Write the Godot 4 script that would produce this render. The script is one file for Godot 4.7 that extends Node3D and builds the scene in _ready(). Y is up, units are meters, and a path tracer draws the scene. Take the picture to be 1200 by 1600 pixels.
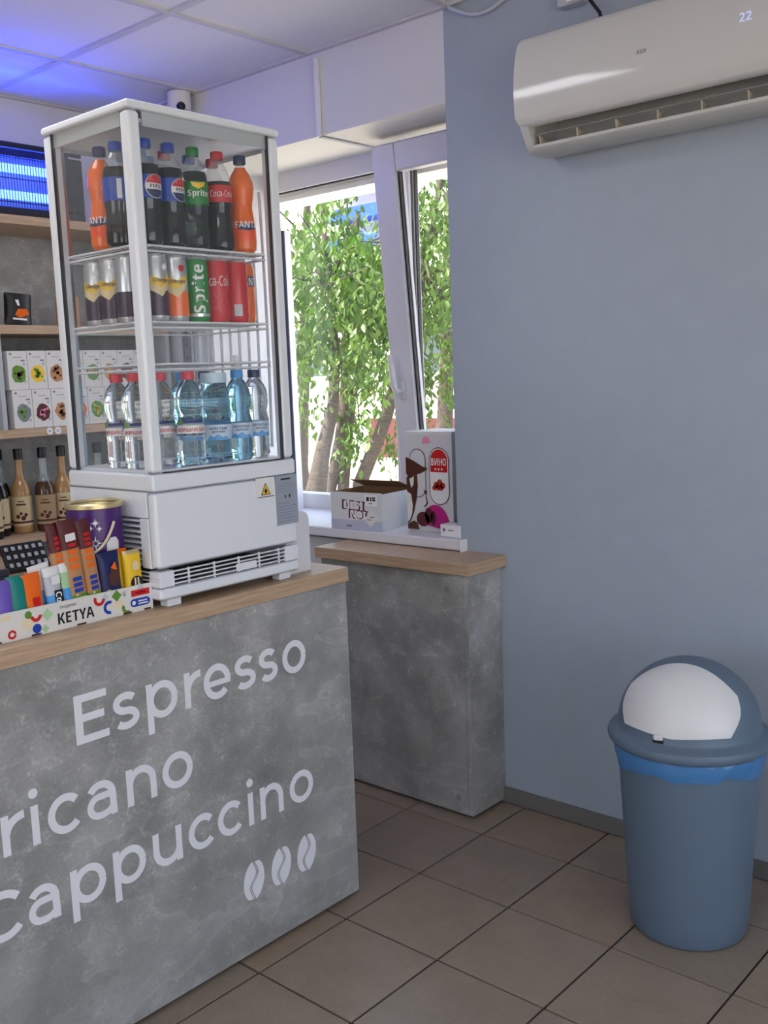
extends Node3D

# ------------------------------------------------------------------ mesh builder
class MB:
	var v := PackedVector3Array()
	var n := PackedVector3Array()
	var uv := PackedVector2Array()
	var xf := Transform3D.IDENTITY

	func tri(a: Vector3, b: Vector3, c: Vector3, na: Vector3, nb: Vector3, nc: Vector3, ua := Vector2.ZERO, ub := Vector2(1, 0), uc := Vector2(1, 1)) -> void:
		a = xf * a; b = xf * b; c = xf * c
		na = (xf.basis * na).normalized(); nb = (xf.basis * nb).normalized(); nc = (xf.basis * nc).normalized()
		if (b - a).cross(c - a).dot(na + nb + nc) > 0.0:
			var t := b; b = c; c = t
			t = nb; nb = nc; nc = t
			var w := ub; ub = uc; uc = w
		v.append(a); v.append(b); v.append(c)
		n.append(na); n.append(nb); n.append(nc)
		uv.append(ua); uv.append(ub); uv.append(uc)

	func quad(a: Vector3, b: Vector3, c: Vector3, d: Vector3, nn: Vector3) -> void:
		tri(a, b, c, nn, nn, nn, Vector2(0, 1), Vector2(1, 1), Vector2(1, 0))
		tri(a, c, d, nn, nn, nn, Vector2(0, 1), Vector2(1, 0), Vector2(0, 0))

	func quad_n(a: Vector3, b: Vector3, c: Vector3, d: Vector3, na: Vector3, nb: Vector3, nc: Vector3, nd: Vector3, u0 := 0.0, u1 := 1.0, v0 := 0.0, v1 := 1.0) -> void:
		tri(a, b, c, na, nb, nc, Vector2(u0, v0), Vector2(u1, v0), Vector2(u1, v1))
		tri(a, c, d, na, nc, nd, Vector2(u0, v0), Vector2(u1, v1), Vector2(u0, v1))

	# box given by its lowest and highest corner, edges rounded by r
	func box(lo: Vector3, hi: Vector3, r := 0.0) -> void:
		var c := (lo + hi) / 2.0
		var h := (hi - lo) / 2.0
		r = minf(r, minf(h.x, minf(h.y, h.z)) * 0.9)
		var ax := [Vector3.RIGHT, Vector3.UP, Vector3.BACK]
		for i in 3:
			for s in [-1.0, 1.0]:
				var nn: Vector3 = ax[i] * s
				var j := (i + 1) % 3
				var k := (i + 2) % 3
				var o: Vector3 = c + nn * h[i]
				var p: Vector3 = ax[j] * (h[j] - r)
				var q: Vector3 = ax[k] * (h[k] - r)
				quad(o - p - q, o + p - q, o + p + q, o - p + q, nn)
		if r <= 0.0:
			return
		for i in 3:
			var j := (i + 1) % 3
			var k := (i + 2) % 3
			for sj in [-1.0, 1.0]:
				for sk in [-1.0, 1.0]:
					var nj: Vector3 = ax[j] * sj
					var nk: Vector3 = ax[k] * sk
					var e: Vector3 = ax[i] * (h[i] - r)
					var pj: Vector3 = c + nj * h[j] + nk * (h[k] - r)
					var pk: Vector3 = c + nj * (h[j] - r) + nk * h[k]
					quad_n(pj - e, pj + e, pk + e, pk - e, nj, nj, nk, nk)
		for sx in [-1.0, 1.0]:
			for sy in [-1.0, 1.0]:
				for sz in [-1.0, 1.0]:
					var g := Vector3(sx, sy, sz)
					var m := g * (h - Vector3(r, r, r))
					tri(c + m + Vector3(sx * r, 0, 0), c + m + Vector3(0, sy * r, 0), c + m + Vector3(0, 0, sz * r), Vector3(sx, 0, 0), Vector3(0, sy, 0), Vector3(0, 0, sz))

	# profile: Vector2(radius, height); a = 0 looks towards +z, growing towards +x
	func lathe(prof: Array, seg := 24, a0 := 0.0, a1 := TAU, split := 0.8) -> void:
		var m := prof.size()
		var sn: Array[Vector2] = []
		for i in m - 1:
			var d: Vector2 = prof[i + 1] - prof[i]
			sn.append(Vector2(d.y, -d.x).normalized() if d.length() > 1e-9 else Vector2(1, 0))
		for i in m - 1:
			var n0 := sn[i]
			var n1 := sn[i]
			if i > 0 and sn[i - 1].dot(sn[i]) > split:
				n0 = (sn[i - 1] + sn[i]).normalized()
			if i < m - 2 and sn[i + 1].dot(sn[i]) > split:
				n1 = (sn[i + 1] + sn[i]).normalized()
			for k in seg:
				var b0 := a0 + (a1 - a0) * k / seg
				var b1 := a0 + (a1 - a0) * (k + 1) / seg
				var d0 := Vector3(sin(b0), 0, cos(b0))
				var d1 := Vector3(sin(b1), 0, cos(b1))
				var p0: Vector2 = prof[i]
				var p1: Vector2 = prof[i + 1]
				var up := Vector3.UP
				quad_n(d0 * p0.x + up * p0.y, d1 * p0.x + up * p0.y, d1 * p1.x + up * p1.y, d0 * p1.x + up * p1.y,
					d0 * n0.x + up * n0.y, d1 * n0.x + up * n0.y, d1 * n1.x + up * n1.y, d0 * n1.x + up * n1.y,
					float(k) / seg, float(k + 1) / seg, 1.0 - float(i) / (m - 1), 1.0 - float(i + 1) / (m - 1))

	func tube(pts: Array, r, seg := 8) -> void:
		var m := pts.size()
		var side := Vector3.ZERO
		var rings := []
		for i in m:
			var d: Vector3 = (pts[mini(i + 1, m - 1)] - pts[maxi(i - 1, 0)]).normalized()
			if side == Vector3.ZERO:
				side = d.cross(Vector3.UP if absf(d.y) < 0.9 else Vector3.RIGHT).normalized()
			side = (side - d * side.dot(d)).normalized()
			var oth := d.cross(side)
			var ring := []
			for k in seg:
				var a := TAU * k / seg
				ring.append(side * cos(a) + oth * sin(a))
			rings.append(ring)
		for i in m - 1:
			var r0: float = r[i] if r is Array else r
			var r1: float = r[i + 1] if r is Array else r
			for k in seg:
				var k2 := (k + 1) % seg
				quad_n(pts[i] + rings[i][k] * r0, pts[i] + rings[i][k2] * r0, pts[i + 1] + rings[i + 1][k2] * r1, pts[i + 1] + rings[i + 1][k] * r1,
					rings[i][k], rings[i][k2], rings[i + 1][k2], rings[i + 1][k], float(k) / seg, float(k + 1) / seg, float(i), float(i + 1))
		for e in [0, m - 1]:
			var d: Vector3 = (pts[0] - pts[1]).normalized() if e == 0 else (pts[m - 1] - pts[m - 2]).normalized()
			var re: float = r[e] if r is Array else r
			for k in range(1, seg - 1):
				tri(pts[e] + rings[e][0] * re, pts[e] + rings[e][k] * re, pts[e] + rings[e][k + 1] * re, d, d, d)

	# flat face of a polygon in its own xy plane looking to +z, at height z
	func face(poly: PackedVector2Array, z := 0.0, nz := 1.0) -> void:
		var idx := Geometry2D.triangulate_polygon(poly)
		var nn := Vector3(0, 0, nz)
		for i in range(0, idx.size(), 3):
			var a := poly[idx[i]]
			var b := poly[idx[i + 1]]
			var c := poly[idx[i + 2]]
			tri(Vector3(a.x, a.y, z), Vector3(b.x, b.y, z), Vector3(c.x, c.y, z), nn, nn, nn, a, b, c)

	func prism(poly: PackedVector2Array, z0: float, z1: float) -> void:
		face(poly, z0, -1.0)
		face(poly, z1, 1.0)
		var m := poly.size()
		var cw := Geometry2D.is_polygon_clockwise(poly)
		var en: Array[Vector2] = []
		for i in m:
			var d := (poly[(i + 1) % m] - poly[i]).normalized()
			en.append(Vector2(-d.y, d.x) if cw else Vector2(d.y, -d.x))
		for i in m:
			var j := (i + 1) % m
			var na := en[i]
			var nb := en[i]
			if en[(i + m - 1) % m].dot(en[i]) > 0.7:
				na = (en[i] + en[(i + m - 1) % m]).normalized()
			if en[j].dot(en[i]) > 0.7:
				nb = (en[i] + en[j]).normalized()
			var a := poly[i]
			var b := poly[j]
			quad_n(Vector3(a.x, a.y, z0), Vector3(b.x, b.y, z0), Vector3(b.x, b.y, z1), Vector3(a.x, a.y, z1),
				Vector3(na.x, na.y, 0), Vector3(nb.x, nb.y, 0), Vector3(nb.x, nb.y, 0), Vector3(na.x, na.y, 0))

	# stroke of width w along points, lying in the xy plane at z
	var laid := 0

	func stroke(pts: Array, w: float, z := 0.0) -> void:
		z += laid * 0.00025
		laid += 1
		var m := pts.size()
		var L := []
		var R := []
		for i in m:
			var d: Vector2 = (pts[mini(i + 1, m - 1)] - pts[maxi(i - 1, 0)]).normalized()
			var s := Vector2(-d.y, d.x) * w / 2.0
			L.append(Vector3(pts[i].x + s.x, pts[i].y + s.y, z))
			R.append(Vector3(pts[i].x - s.x, pts[i].y - s.y, z))
		for i in m - 1:
			quad(L[i], R[i], R[i + 1], L[i + 1], Vector3.BACK)

	func mesh() -> ArrayMesh:
		var a := []
		a.resize(Mesh.ARRAY_MAX)
		a[Mesh.ARRAY_VERTEX] = v
		a[Mesh.ARRAY_NORMAL] = n
		a[Mesh.ARRAY_TEX_UV] = uv
		var m := ArrayMesh.new()
		if v.size() > 0:
			m.add_surface_from_arrays(Mesh.PRIMITIVE_TRIANGLES, a)
		return m

# ------------------------------------------------------------------ naming and tagging
var used := {}
var M := {}
var rng := RandomNumberGenerator.new()

func numbered(called: String, parent: Node) -> String:
	var key := str(parent.get_instance_id()) + called
	var k: int = used.get(key, 0)
	used[key] = k + 1
	return called if k == 0 else "%s_%03d" % [called, k]

func thing(called: String, label: String, category: String, at := Vector3.ZERO, group := "", turn := 0.0) -> Node3D:
	var o := Node3D.new()
	o.name = numbered(called, self)
	add_child(o)
	o.position = at
	o.rotation.y = turn
	o.set_meta("label", label)
	o.set_meta("category", category)
	if group != "":
		o.set_meta("group", group)
	return o

func part(parent: Node, called: String, mesh, mat: Material, at := Vector3.ZERO, label := "") -> MeshInstance3D:
	var o := MeshInstance3D.new()
	o.mesh = mesh.mesh() if mesh is MB else mesh
	o.material_override = mat
	o.name = numbered(called, parent)
	parent.add_child(o)
	o.position = at
	if label != "":
		o.set_meta("label", label)
	return o

func struct(called: String, mesh, mat: Material, at := Vector3.ZERO, label := "", category := "") -> MeshInstance3D:
	var o := part(self, called, mesh, mat, at, label)
	o.set_meta("kind", "structure")
	if category != "":
		o.set_meta("category", category)
	return o

func copy_of(src: Node3D, at: Vector3, turn: float, label: String) -> Node3D:
	var c := src.duplicate()
	c.name = numbered(String(src.name).rstrip("0123456789").rstrip("_"), self)
	add_child(c)
	c.position = at
	c.rotation.y = turn
	c.set_meta("label", label)
	return c

func bx(lo: Vector3, hi: Vector3, r := 0.0) -> MB:
	var b := MB.new()
	b.box(lo, hi, r)
	return b

# one sheet of glass: a face across the given axis
func sheet(axis: int, at: float, lo: Vector2, hi: Vector2) -> MB:
	var b := MB.new()
	match axis:
		0: b.quad(Vector3(at, lo.y, lo.x), Vector3(at, lo.y, hi.x), Vector3(at, hi.y, hi.x), Vector3(at, hi.y, lo.x), Vector3.RIGHT)
		_: b.quad(Vector3(lo.x, lo.y, at), Vector3(hi.x, lo.y, at), Vector3(hi.x, hi.y, at), Vector3(lo.x, hi.y, at), Vector3.BACK)
	return b

func cbx(c: Vector3, s: Vector3, r := 0.0) -> MB:
	return bx(c - s / 2.0, c + s / 2.0, r)

func lt(prof: Array, seg := 24, a0 := 0.0, a1 := TAU) -> MB:
	var b := MB.new()
	b.lathe(prof, seg, a0, a1)
	return b

func ell(cx: float, cy: float, rx: float, ry: float, a0 := 0.0, a1 := 360.0, k := 24) -> Array:
	var o := []
	for i in k + 1:
		var a := deg_to_rad(lerpf(a0, a1, float(i) / k))
		o.append(Vector2(cx + rx * cos(a), cy + ry * sin(a)))
	return o

func disc2(cx: float, cy: float, rx: float, ry: float, k := 20) -> PackedVector2Array:
	var o := PackedVector2Array()
	for i in k:
		var a := TAU * i / k
		o.append(Vector2(cx + rx * cos(a), cy + ry * sin(a)))
	return o

func rect2(x0: float, y0: float, x1: float, y1: float) -> PackedVector2Array:
	return PackedVector2Array([Vector2(x0, y0), Vector2(x1, y0), Vector2(x1, y1), Vector2(x0, y1)])

# flat print: a polygon in xy looking to +z, put with a transform
func print_on(parent: Node, called: String, polys: Array, mat: Material, xf := Transform3D.IDENTITY) -> MeshInstance3D:
	var b := MB.new()
	b.xf = xf
	for p in polys:
		b.face(p)
	return part(parent, called, b, mat)

func prints_on(parent: Node, called: String, polys: Array, mat: Material, xf := Transform3D.IDENTITY) -> void:
	for p in polys:
		print_on(parent, called, [p], mat, xf)

# lettering from a font, flat in xy, centred on the origin, height = cap height in metres
func text_mesh(t: String, height: float, bold := true, serif := false, squeeze := 1.0, radius := 0.0) -> ArrayMesh:
	var f := SystemFont.new()
	f.font_names = PackedStringArray(["Droid Serif" if serif else "Droid Sans"])
	f.font_weight = 700 if bold else 400
	var tm := TextMesh.new()
	tm.text = t
	tm.font = f
	tm.font_size = 32
	tm.pixel_size = 0.01
	tm.depth = 0.0
	tm.curve_step = 2.0
	var a := tm.get_mesh_arrays()
	var vs: PackedVector3Array = a[Mesh.ARRAY_VERTEX]
	var ns: PackedVector3Array = a[Mesh.ARRAY_NORMAL]
	var lo := Vector3(1e9, 1e9, 0)
	var hi := -lo
	for p in vs:
		lo = lo.min(p)
		hi = hi.max(p)
	var k := height / maxf(hi.y - lo.y, 1e-6)
	var mid := (lo + hi) / 2.0
	for i in vs.size():
		var q := (vs[i] - mid) * k
		q.x *= squeeze
		if radius > 0.0:
			var an := q.x / radius
			vs[i] = Vector3(sin(an) * radius, q.y, cos(an) * radius)
			ns[i] = Vector3(sin(an), 0, cos(an))
		else:
			vs[i] = Vector3(q.x, q.y, 0)
			ns[i] = Vector3.BACK
	var o := []
	o.resize(Mesh.ARRAY_MAX)
	o[Mesh.ARRAY_VERTEX] = vs
	o[Mesh.ARRAY_NORMAL] = ns
	o[Mesh.ARRAY_INDEX] = a[Mesh.ARRAY_INDEX]
	var m := ArrayMesh.new()
	m.add_surface_from_arrays(Mesh.PRIMITIVE_TRIANGLES, o)
	return m

# lettering wrapped round a bottle or can: turned by turn about the axis, at height y
func wrap_text(parent: Node, t: String, height: float, radius: float, y: float, turn: float, mat: Material, upright := false, squeeze := 1.0, bold := true) -> MeshInstance3D:
	var m := text_mesh(t, height, bold, false, squeeze, 0.0)
	var a := m.surface_get_arrays(0)
	var vs: PackedVector3Array = a[Mesh.ARRAY_VERTEX]
	var ns: PackedVector3Array = a[Mesh.ARRAY_NORMAL]
	for i in vs.size():
		var q := vs[i]
		if upright:
			q = Vector3(-q.y, q.x, 0)
		var an := q.x / radius + turn
		vs[i] = Vector3(sin(an) * radius, q.y + y, cos(an) * radius)
		ns[i] = Vector3(sin(an), 0, cos(an))
	a[Mesh.ARRAY_VERTEX] = vs
	a[Mesh.ARRAY_NORMAL] = ns
	var o := ArrayMesh.new()
	o.add_surface_from_arrays(Mesh.PRIMITIVE_TRIANGLES, a)
	return part(parent, "lettering", o, mat)

# a printed patch wrapped round a cylinder
func wrap_patch(parent: Node, called: String, poly: PackedVector2Array, radius: float, y: float, turn: float, mat: Material) -> MeshInstance3D:
	var b := MB.new()
	var idx := Geometry2D.triangulate_polygon(poly)
	var put := func(p: Vector2) -> Array:
		var an := p.x / radius + turn
		return [Vector3(sin(an) * radius, p.y + y, cos(an) * radius), Vector3(sin(an), 0, cos(an))]
	for i in range(0, idx.size(), 3):
		var todo := [[poly[idx[i]], poly[idx[i + 1]], poly[idx[i + 2]]]]
		while not todo.is_empty():
			var q: Array = todo.pop_back()
			var dx := [absf(q[0].x - q[1].x), absf(q[1].x - q[2].x), absf(q[2].x - q[0].x)]
			var k := dx.find(dx.max())
			if dx[k] > radius * 0.28:
				var a: Vector2 = q[k]
				var e: Vector2 = q[(k + 1) % 3]
				var o: Vector2 = q[(k + 2) % 3]
				var m := (a + e) / 2.0
				todo.append([a, m, o])
				todo.append([m, e, o])
				continue
			var A: Array = put.call(q[0])
			var B: Array = put.call(q[1])
			var C: Array = put.call(q[2])
			b.tri(A[0], B[0], C[0], A[1], B[1], C[1])
	return part(parent, called, b, mat)

# ------------------------------------------------------------------ materials
func mat(c: Color, rough := 0.6, metal := 0.0, spec := 0.5) -> StandardMaterial3D:
	var m := StandardMaterial3D.new()
	m.albedo_color = c
	m.roughness = rough
	m.metallic = metal
	m.metallic_specular = spec
	m.cull_mode = BaseMaterial3D.CULL_DISABLED
	return m

func pane(c: Color, alpha := 0.06, rough := 0.02) -> StandardMaterial3D:
	var m := mat(Color(c.r, c.g, c.b, alpha), rough)
	m.transparency = BaseMaterial3D.TRANSPARENCY_ALPHA
	return m

func solid_glass(c: Color, scale := 0.033, rough := 0.0) -> StandardMaterial3D:
	var m := mat(Color(c.r, c.g, c.b, 0.0), rough)
	m.transparency = BaseMaterial3D.TRANSPARENCY_ALPHA
	m.refraction_enabled = true
	m.refraction_scale = scale
	return m

func glow(c: Color, e: float) -> StandardMaterial3D:
	var m := mat(c, 0.5)
	m.emission_enabled = true
	m.emission = c
	m.emission_energy_multiplier = e
	return m

func noise_img(sz: int, freq: float, sd: int, oct := 5, kind := FastNoiseLite.TYPE_SIMPLEX_SMOOTH, stretch := Vector2.ONE) -> PackedFloat32Array:
	var f := FastNoiseLite.new()
	f.noise_type = kind
	f.seed = sd
	f.frequency = freq / sz
	f.fractal_octaves = oct
	# seamless: the noise is read on a torus laid in the third dimension by blending the borders
	var o := PackedFloat32Array()
	o.resize(sz * sz)
	var bl := sz / 4
	for y in sz:
		for x in sz:
			var p := f.get_noise_2d(x * stretch.x, y * stretch.y)
			if x >= sz - bl:
				var t := float(x - (sz - bl)) / bl
				p = lerpf(p, f.get_noise_2d((x - sz) * stretch.x, y * stretch.y), t)
			if y >= sz - bl:
				var t2 := float(y - (sz - bl)) / bl
				var q := f.get_noise_2d(x * stretch.x, (y - sz) * stretch.y)
				if x >= sz - bl:
					q = lerpf(q, f.get_noise_2d((x - sz) * stretch.x, (y - sz) * stretch.y), float(x - (sz - bl)) / bl)
				p = lerpf(p, q, t2)
			o[y * sz + x] = p
	return o

func img_tex(sz: int, fn: Callable) -> ImageTexture:
	var im := Image.create(sz, sz, false, Image.FORMAT_RGB8)
	for y in sz:
		for x in sz:
			im.set_pixel(x, y, fn.call(y * sz + x))
	return ImageTexture.create_from_image(im)

func tri_mat(tex: Texture2D, scale: Vector3, rough: float, tint := Color.WHITE, spec := 0.5, world := true) -> StandardMaterial3D:
	var m := mat(tint, rough, 0.0, spec)
	m.albedo_texture = tex
	m.uv1_triplanar = true
	m.uv1_world_triplanar = world
	m.uv1_triplanar_sharpness = 8.0
	m.uv1_scale = scale
	return m

func make_materials() -> void:
	var a := noise_img(512, 5, 3, 6)
	var b := noise_img(512, 22, 8, 4)
	var r := noise_img(512, 4, 21, 4, FastNoiseLite.TYPE_SIMPLEX_SMOOTH, Vector2(0.7, 1.5))
	var fine := noise_img(512, 120, 5, 2)
	# concrete-look laminate: clouds, fine mottling and pale veins where the ridge noise crosses zero
	var conc := img_tex(512, func(i: int) -> Color:
		var q := r[i] + b[i] * 0.10
		var vein := clampf(1.0 - absf(q) * 26.0, 0.0, 1.0) * clampf(0.35 + a[i] * 2.0, 0.0, 1.0)
		var drift := clampf(1.0 - q * 5.0, 0.0, 1.0) if q > 0.0 else 0.0
		var speck := pow(clampf(b[i] * 1.2 + fine[i] * 0.8 - 0.25, 0.0, 1.0), 1.5)
		var g := 0.59 + a[i] * 0.13 + b[i] * 0.02 + fine[i] * 0.028 + vein * 0.05 + drift * 0.035 + speck * 0.12
		return Color(g, g * 0.998, g * 0.98))
	M.concrete = tri_mat(conc, Vector3(0.8, 0.8, 0.8), 0.42)
	var gr := noise_img(512, 7, 31, 4, FastNoiseLite.TYPE_SIMPLEX_SMOOTH, Vector2(0.35, 7.0))
	var gr2 := noise_img(512, 30, 33, 3, FastNoiseLite.TYPE_SIMPLEX_SMOOTH, Vector2(0.25, 5.0))
	var wood := img_tex(512, func(i: int) -> Color:
		var t := clampf(0.5 + gr[i] * 0.5 + gr2[i] * 0.35, 0.0, 1.0)
		return Color(0.65, 0.54, 0.435).lerp(Color(0.79, 0.685, 0.57), t))
	M.wood = tri_mat(wood, Vector3(1.6, 1.6, 1.6), 0.45)
	var tile := img_tex(512, func(i: int) -> Color:
		var g := 1.0 + a[i] * 0.05 + fine[i] * 0.07 + b[i] * 0.03
		return Color(0.585 * g, 0.525 * g, 0.465 * g))
	M.tile = tri_mat(tile, Vector3(1.3, 1.3, 1.3), 0.38)
	M.tile_warm = tri_mat(tile, Vector3(1.3, 1.3, 1.3), 0.40, Color(1.0, 0.985, 0.965))
	M.tile_cool = tri_mat(tile, Vector3(1.1, 1.1, 1.1), 0.36, Color(0.965, 0.97, 0.975))
	M.grout = mat(Color(0.23, 0.21, 0.19), 0.9)
	var cei := img_tex(512, func(i: int) -> Color:
		var g := 0.88 + fine[i] * 0.04 + b[i] * 0.015
		return Color(g, g, g * 1.005))
	M.ceiling = tri_mat(cei, Vector3(2, 2, 2), 0.9)
	M.ceiling_bar = mat(Color(0.78, 0.78, 0.79), 0.5)
	var pl := img_tex(512, func(i: int) -> Color:
		var g := 1.0 + fine[i] * 0.02 + a[i] * 0.02
		return Color(0.63 * g, 0.672 * g, 0.722 * g))
	M.blue_wall = tri_mat(pl, Vector3(1.5, 1.5, 1.5), 0.55)
	M.white_wall = mat(Color(0.84, 0.84, 0.85), 0.7)
	M.soffit = mat(Color(0.87, 0.86, 0.83), 0.5)
	M.pvc = mat(Color(0.86, 0.86, 0.88), 0.3)
	M.gasket = mat(Color(0.06, 0.06, 0.07), 0.6)
	M.baseboard = mat(Color(0.44, 0.43, 0.42), 0.5)
	M.fridge_white = mat(Color(0.89, 0.905, 0.93), 0.22)
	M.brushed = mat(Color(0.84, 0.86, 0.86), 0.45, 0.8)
	M.dark = mat(Color(0.035, 0.037, 0.042), 0.7)
	M.chrome = mat(Color(0.80, 0.82, 0.84), 0.25, 0.9)
	M.white_wire = mat(Color(0.88, 0.90, 0.91), 0.3)
	M.pane = pane(Color(0.75, 0.83, 0.86), 0.05)
	M.window_pane = pane(Color(0.85, 0.9, 0.9), 0.03)
	M.dusty_pane = pane(Color(0.62, 0.60, 0.50), 0.16)
	M.clear_pet = pane(Color(0.80, 0.86, 0.88), 0.16, 0.05)
	M.water = solid_glass(Color(0.93, 0.97, 0.985), 0.033)
	M.water_blue = solid_glass(Color(0.62, 0.86, 0.97), 0.033)
	M.lemonade = solid_glass(Color(0.80, 0.86, 0.82), 0.033)
	M.cola = mat(Color(0.035, 0.018, 0.014), 0.08)
	M.orange = mat(Color(0.93, 0.42, 0.06), 0.15)
	M.blue = mat(Color(0.07, 0.24, 0.66), 0.3)
	M.navy = mat(Color(0.05, 0.10, 0.33), 0.3)
	M.sky_blue = mat(Color(0.30, 0.62, 0.88), 0.35)
	M.red = mat(Color(0.78, 0.07, 0.09), 0.3)
	M.cap_red = mat(Color(0.86, 0.22, 0.28), 0.4)
	M.green = mat(Color(0.03, 0.50, 0.17), 0.3)
	M.yellow = mat(Color(0.93, 0.76, 0.13), 0.4)
	M.white = mat(Color(0.90, 0.90, 0.90), 0.4)
	M.off_white = mat(Color(0.86, 0.85, 0.83), 0.6)
	M.cream = mat(Color(0.88, 0.80, 0.62), 0.5)
	M.black = mat(Color(0.03, 0.03, 0.035), 0.4)
	M.purple = mat(Color(0.27, 0.10, 0.42), 0.3)
	M.lilac = mat(Color(0.42, 0.33, 0.72), 0.4)
	M.teal = mat(Color(0.03, 0.50, 0.47), 0.3)
	M.silver = mat(Color(0.80, 0.81, 0.82), 0.28, 0.85)
	M.gold = mat(Color(0.82, 0.75, 0.56), 0.3, 0.7)
	M.brown = mat(Color(0.30, 0.15, 0.09), 0.5)
	M.maroon = mat(Color(0.33, 0.09, 0.11), 0.45)
	M.tan = mat(Color(0.72, 0.52, 0.35), 0.6)
	M.grey = mat(Color(0.50, 0.51, 0.52), 0.5)
	M.light_grey = mat(Color(0.70, 0.71, 0.73), 0.5)
	M.pale_grey = mat(Color(0.74, 0.76, 0.80), 0.35)
	M.magenta = mat(Color(0.72, 0.08, 0.48), 0.5)
	M.pink = mat(Color(0.93, 0.55, 0.68), 0.5)
	M.leaf_print = mat(Color(0.36, 0.55, 0.16), 0.5)
	M.pale_green = mat(Color(0.66, 0.80, 0.62), 0.5)
	M.beige = mat(Color(0.90, 0.83, 0.70), 0.5)
	M.vinyl = mat(Color(0.90, 0.905, 0.92), 0.4)
	M.bin = mat(Color(0.365, 0.435, 0.505), 0.42)
	M.bin_white = mat(Color(0.85, 0.85, 0.85), 0.35)
	M.bag = mat(Color(0.32, 0.55, 0.77), 0.18)
	M.bag.backlight_enabled = true
	M.bag.backlight = Color(0.1, 0.35, 0.7)
	M.ac = mat(Color(0.80, 0.80, 0.795), 0.10)
	M.ac_matte = mat(Color(0.76, 0.76, 0.75), 0.35)
	M.cardboard = mat(Color(0.55, 0.42, 0.28), 0.85)
	M.carton = mat(Color(0.82, 0.82, 0.83), 0.55)
	var bark := img_tex(256, func(i: int) -> Color:
		var j := (i / 256 * 2) * 512 + (i % 256) * 2
		var g := 0.42 + gr[j] * 0.22 + b[j] * 0.2 + fine[j] * 0.08
		return Color(g * 0.62, g * 0.56, g * 0.50))
	M.bark = tri_mat(bark, Vector3(2.5, 1.2, 2.5), 0.9)
	var gnd := img_tex(512, func(i: int) -> Color:
		var g := 0.70 + a[i] * 0.12 + b[i] * 0.1 + fine[i] * 0.05
		return Color(g, g * 0.97, g * 0.92))
	M.ground = tri_mat(gnd, Vector3(0.2, 0.2, 0.2), 0.9)
	M.facade = mat(Color(0.86, 0.84, 0.80), 0.8)
	M.plinth = mat(Color(0.30, 0.125, 0.13), 0.8)
	M.leaf = mat(Color(1, 1, 1), 0.45)
	M.leaf.vertex_color_use_as_albedo = true
	M.leaf.backlight_enabled = true
	M.leaf.backlight = Color(0.75, 0.9, 0.35)

# ------------------------------------------------------------------ camera, sky, sun, lamps
func setup_view() -> void:
	var cam := Camera3D.new()
	cam.name = "camera"
	add_child(cam)
	var fwd := Vector3(0.74037696, -0.13488856, -0.65851882)
	var up := Vector3(0.12629346, 0.99012662, -0.06082133)
	cam.transform = Transform3D(Basis(fwd.cross(up).normalized(), up.normalized(), -fwd.normalized()), Vector3(-1.8926, 1.4314, 1.8292))
	cam.keep_aspect = Camera3D.KEEP_HEIGHT
	cam.fov = rad_to_deg(2.0 * atan(800.0 / 1563.2))
	cam.near = 0.05
	cam.far = 200.0
	cam.current = true
	var e := Environment.new()
	e.background_mode = Environment.BG_SKY
	var sm := ProceduralSkyMaterial.new()
	sm.sky_top_color = Color(0.70, 0.77, 0.88)
	sm.sky_horizon_color = Color(0.93, 0.94, 0.96)
	sm.ground_bottom_color = Color(0.5, 0.48, 0.45)
	sm.ground_horizon_color = Color(0.75, 0.74, 0.72)
	sm.sky_energy_multiplier = 1.9
	var sky := Sky.new()
	sky.sky_material = sm
	e.sky = sky
	e.tonemap_mode = Environment.TONE_MAPPER_LINEAR
	e.tonemap_exposure = 1.18
	e.sdfgi_enabled = true
	e.ssao_enabled = true
	e.ssil_enabled = true
	var we := WorldEnvironment.new()
	we.environment = e
	we.name = "world_environment"
	add_child(we)
	var sun := DirectionalLight3D.new()
	sun.name = "sun"
	add_child(sun)
	sun.look_at_from_position(Vector3(-0.50, 0.85, -0.25), Vector3.ZERO, Vector3.UP)
	sun.light_energy = 7.0
	sun.light_color = Color(1.0, 0.95, 0.86)
	sun.light_angular_distance = 0.6
	sun.shadow_enabled = true
	sun.sky_mode = DirectionalLight3D.SKY_MODE_LIGHT_ONLY

# a square LED panel set in the ceiling grid, with its light just below the glowing face
func led_panel(cx: float, cz: float, label: String) -> void:
	var t := thing("ceiling_light", label, "ceiling light", Vector3(cx, 2.56, cz), "LED panels in the ceiling")
	var f := MB.new()
	for s in [-1.0, 1.0]:
		f.box(Vector3(minf(s * 0.292, s * 0.272), -0.012, -0.292), Vector3(maxf(s * 0.292, s * 0.272), 0.0, 0.292))
		f.box(Vector3(-0.272, -0.012, minf(s * 0.292, s * 0.272)), Vector3(0.272, 0.0, maxf(s * 0.292, s * 0.272)))
	part(t, "frame", f, M.white)
	part(t, "diffuser", bx(Vector3(-0.272, -0.008, -0.272), Vector3(0.272, -0.002, 0.272)), glow(Color(0.97, 0.98, 1.0), 2.2))
	var l := AreaLight3D.new()
	l.name = "panel_light"
	t.add_child(l)
	l.area_size = Vector2(0.54, 0.54)
	l.position = Vector3(0, -0.016, 0)
	l.rotation.x = -PI / 2
	l.light_color = Color(0.97, 0.98, 1.0)
	l.light_energy = LED_ENERGY
	l.shadow_enabled = true
	l.area_range = 12.0

const LED_ENERGY := 0.52
const WX := 0.745      # face of the blue wall
const WZ := -0.19      # where the blue wall ends at the window recess
const CEIL := 2.56
const BZ := -1.94      # back wall
const FX := 1.08       # inner face of the window frame

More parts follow.
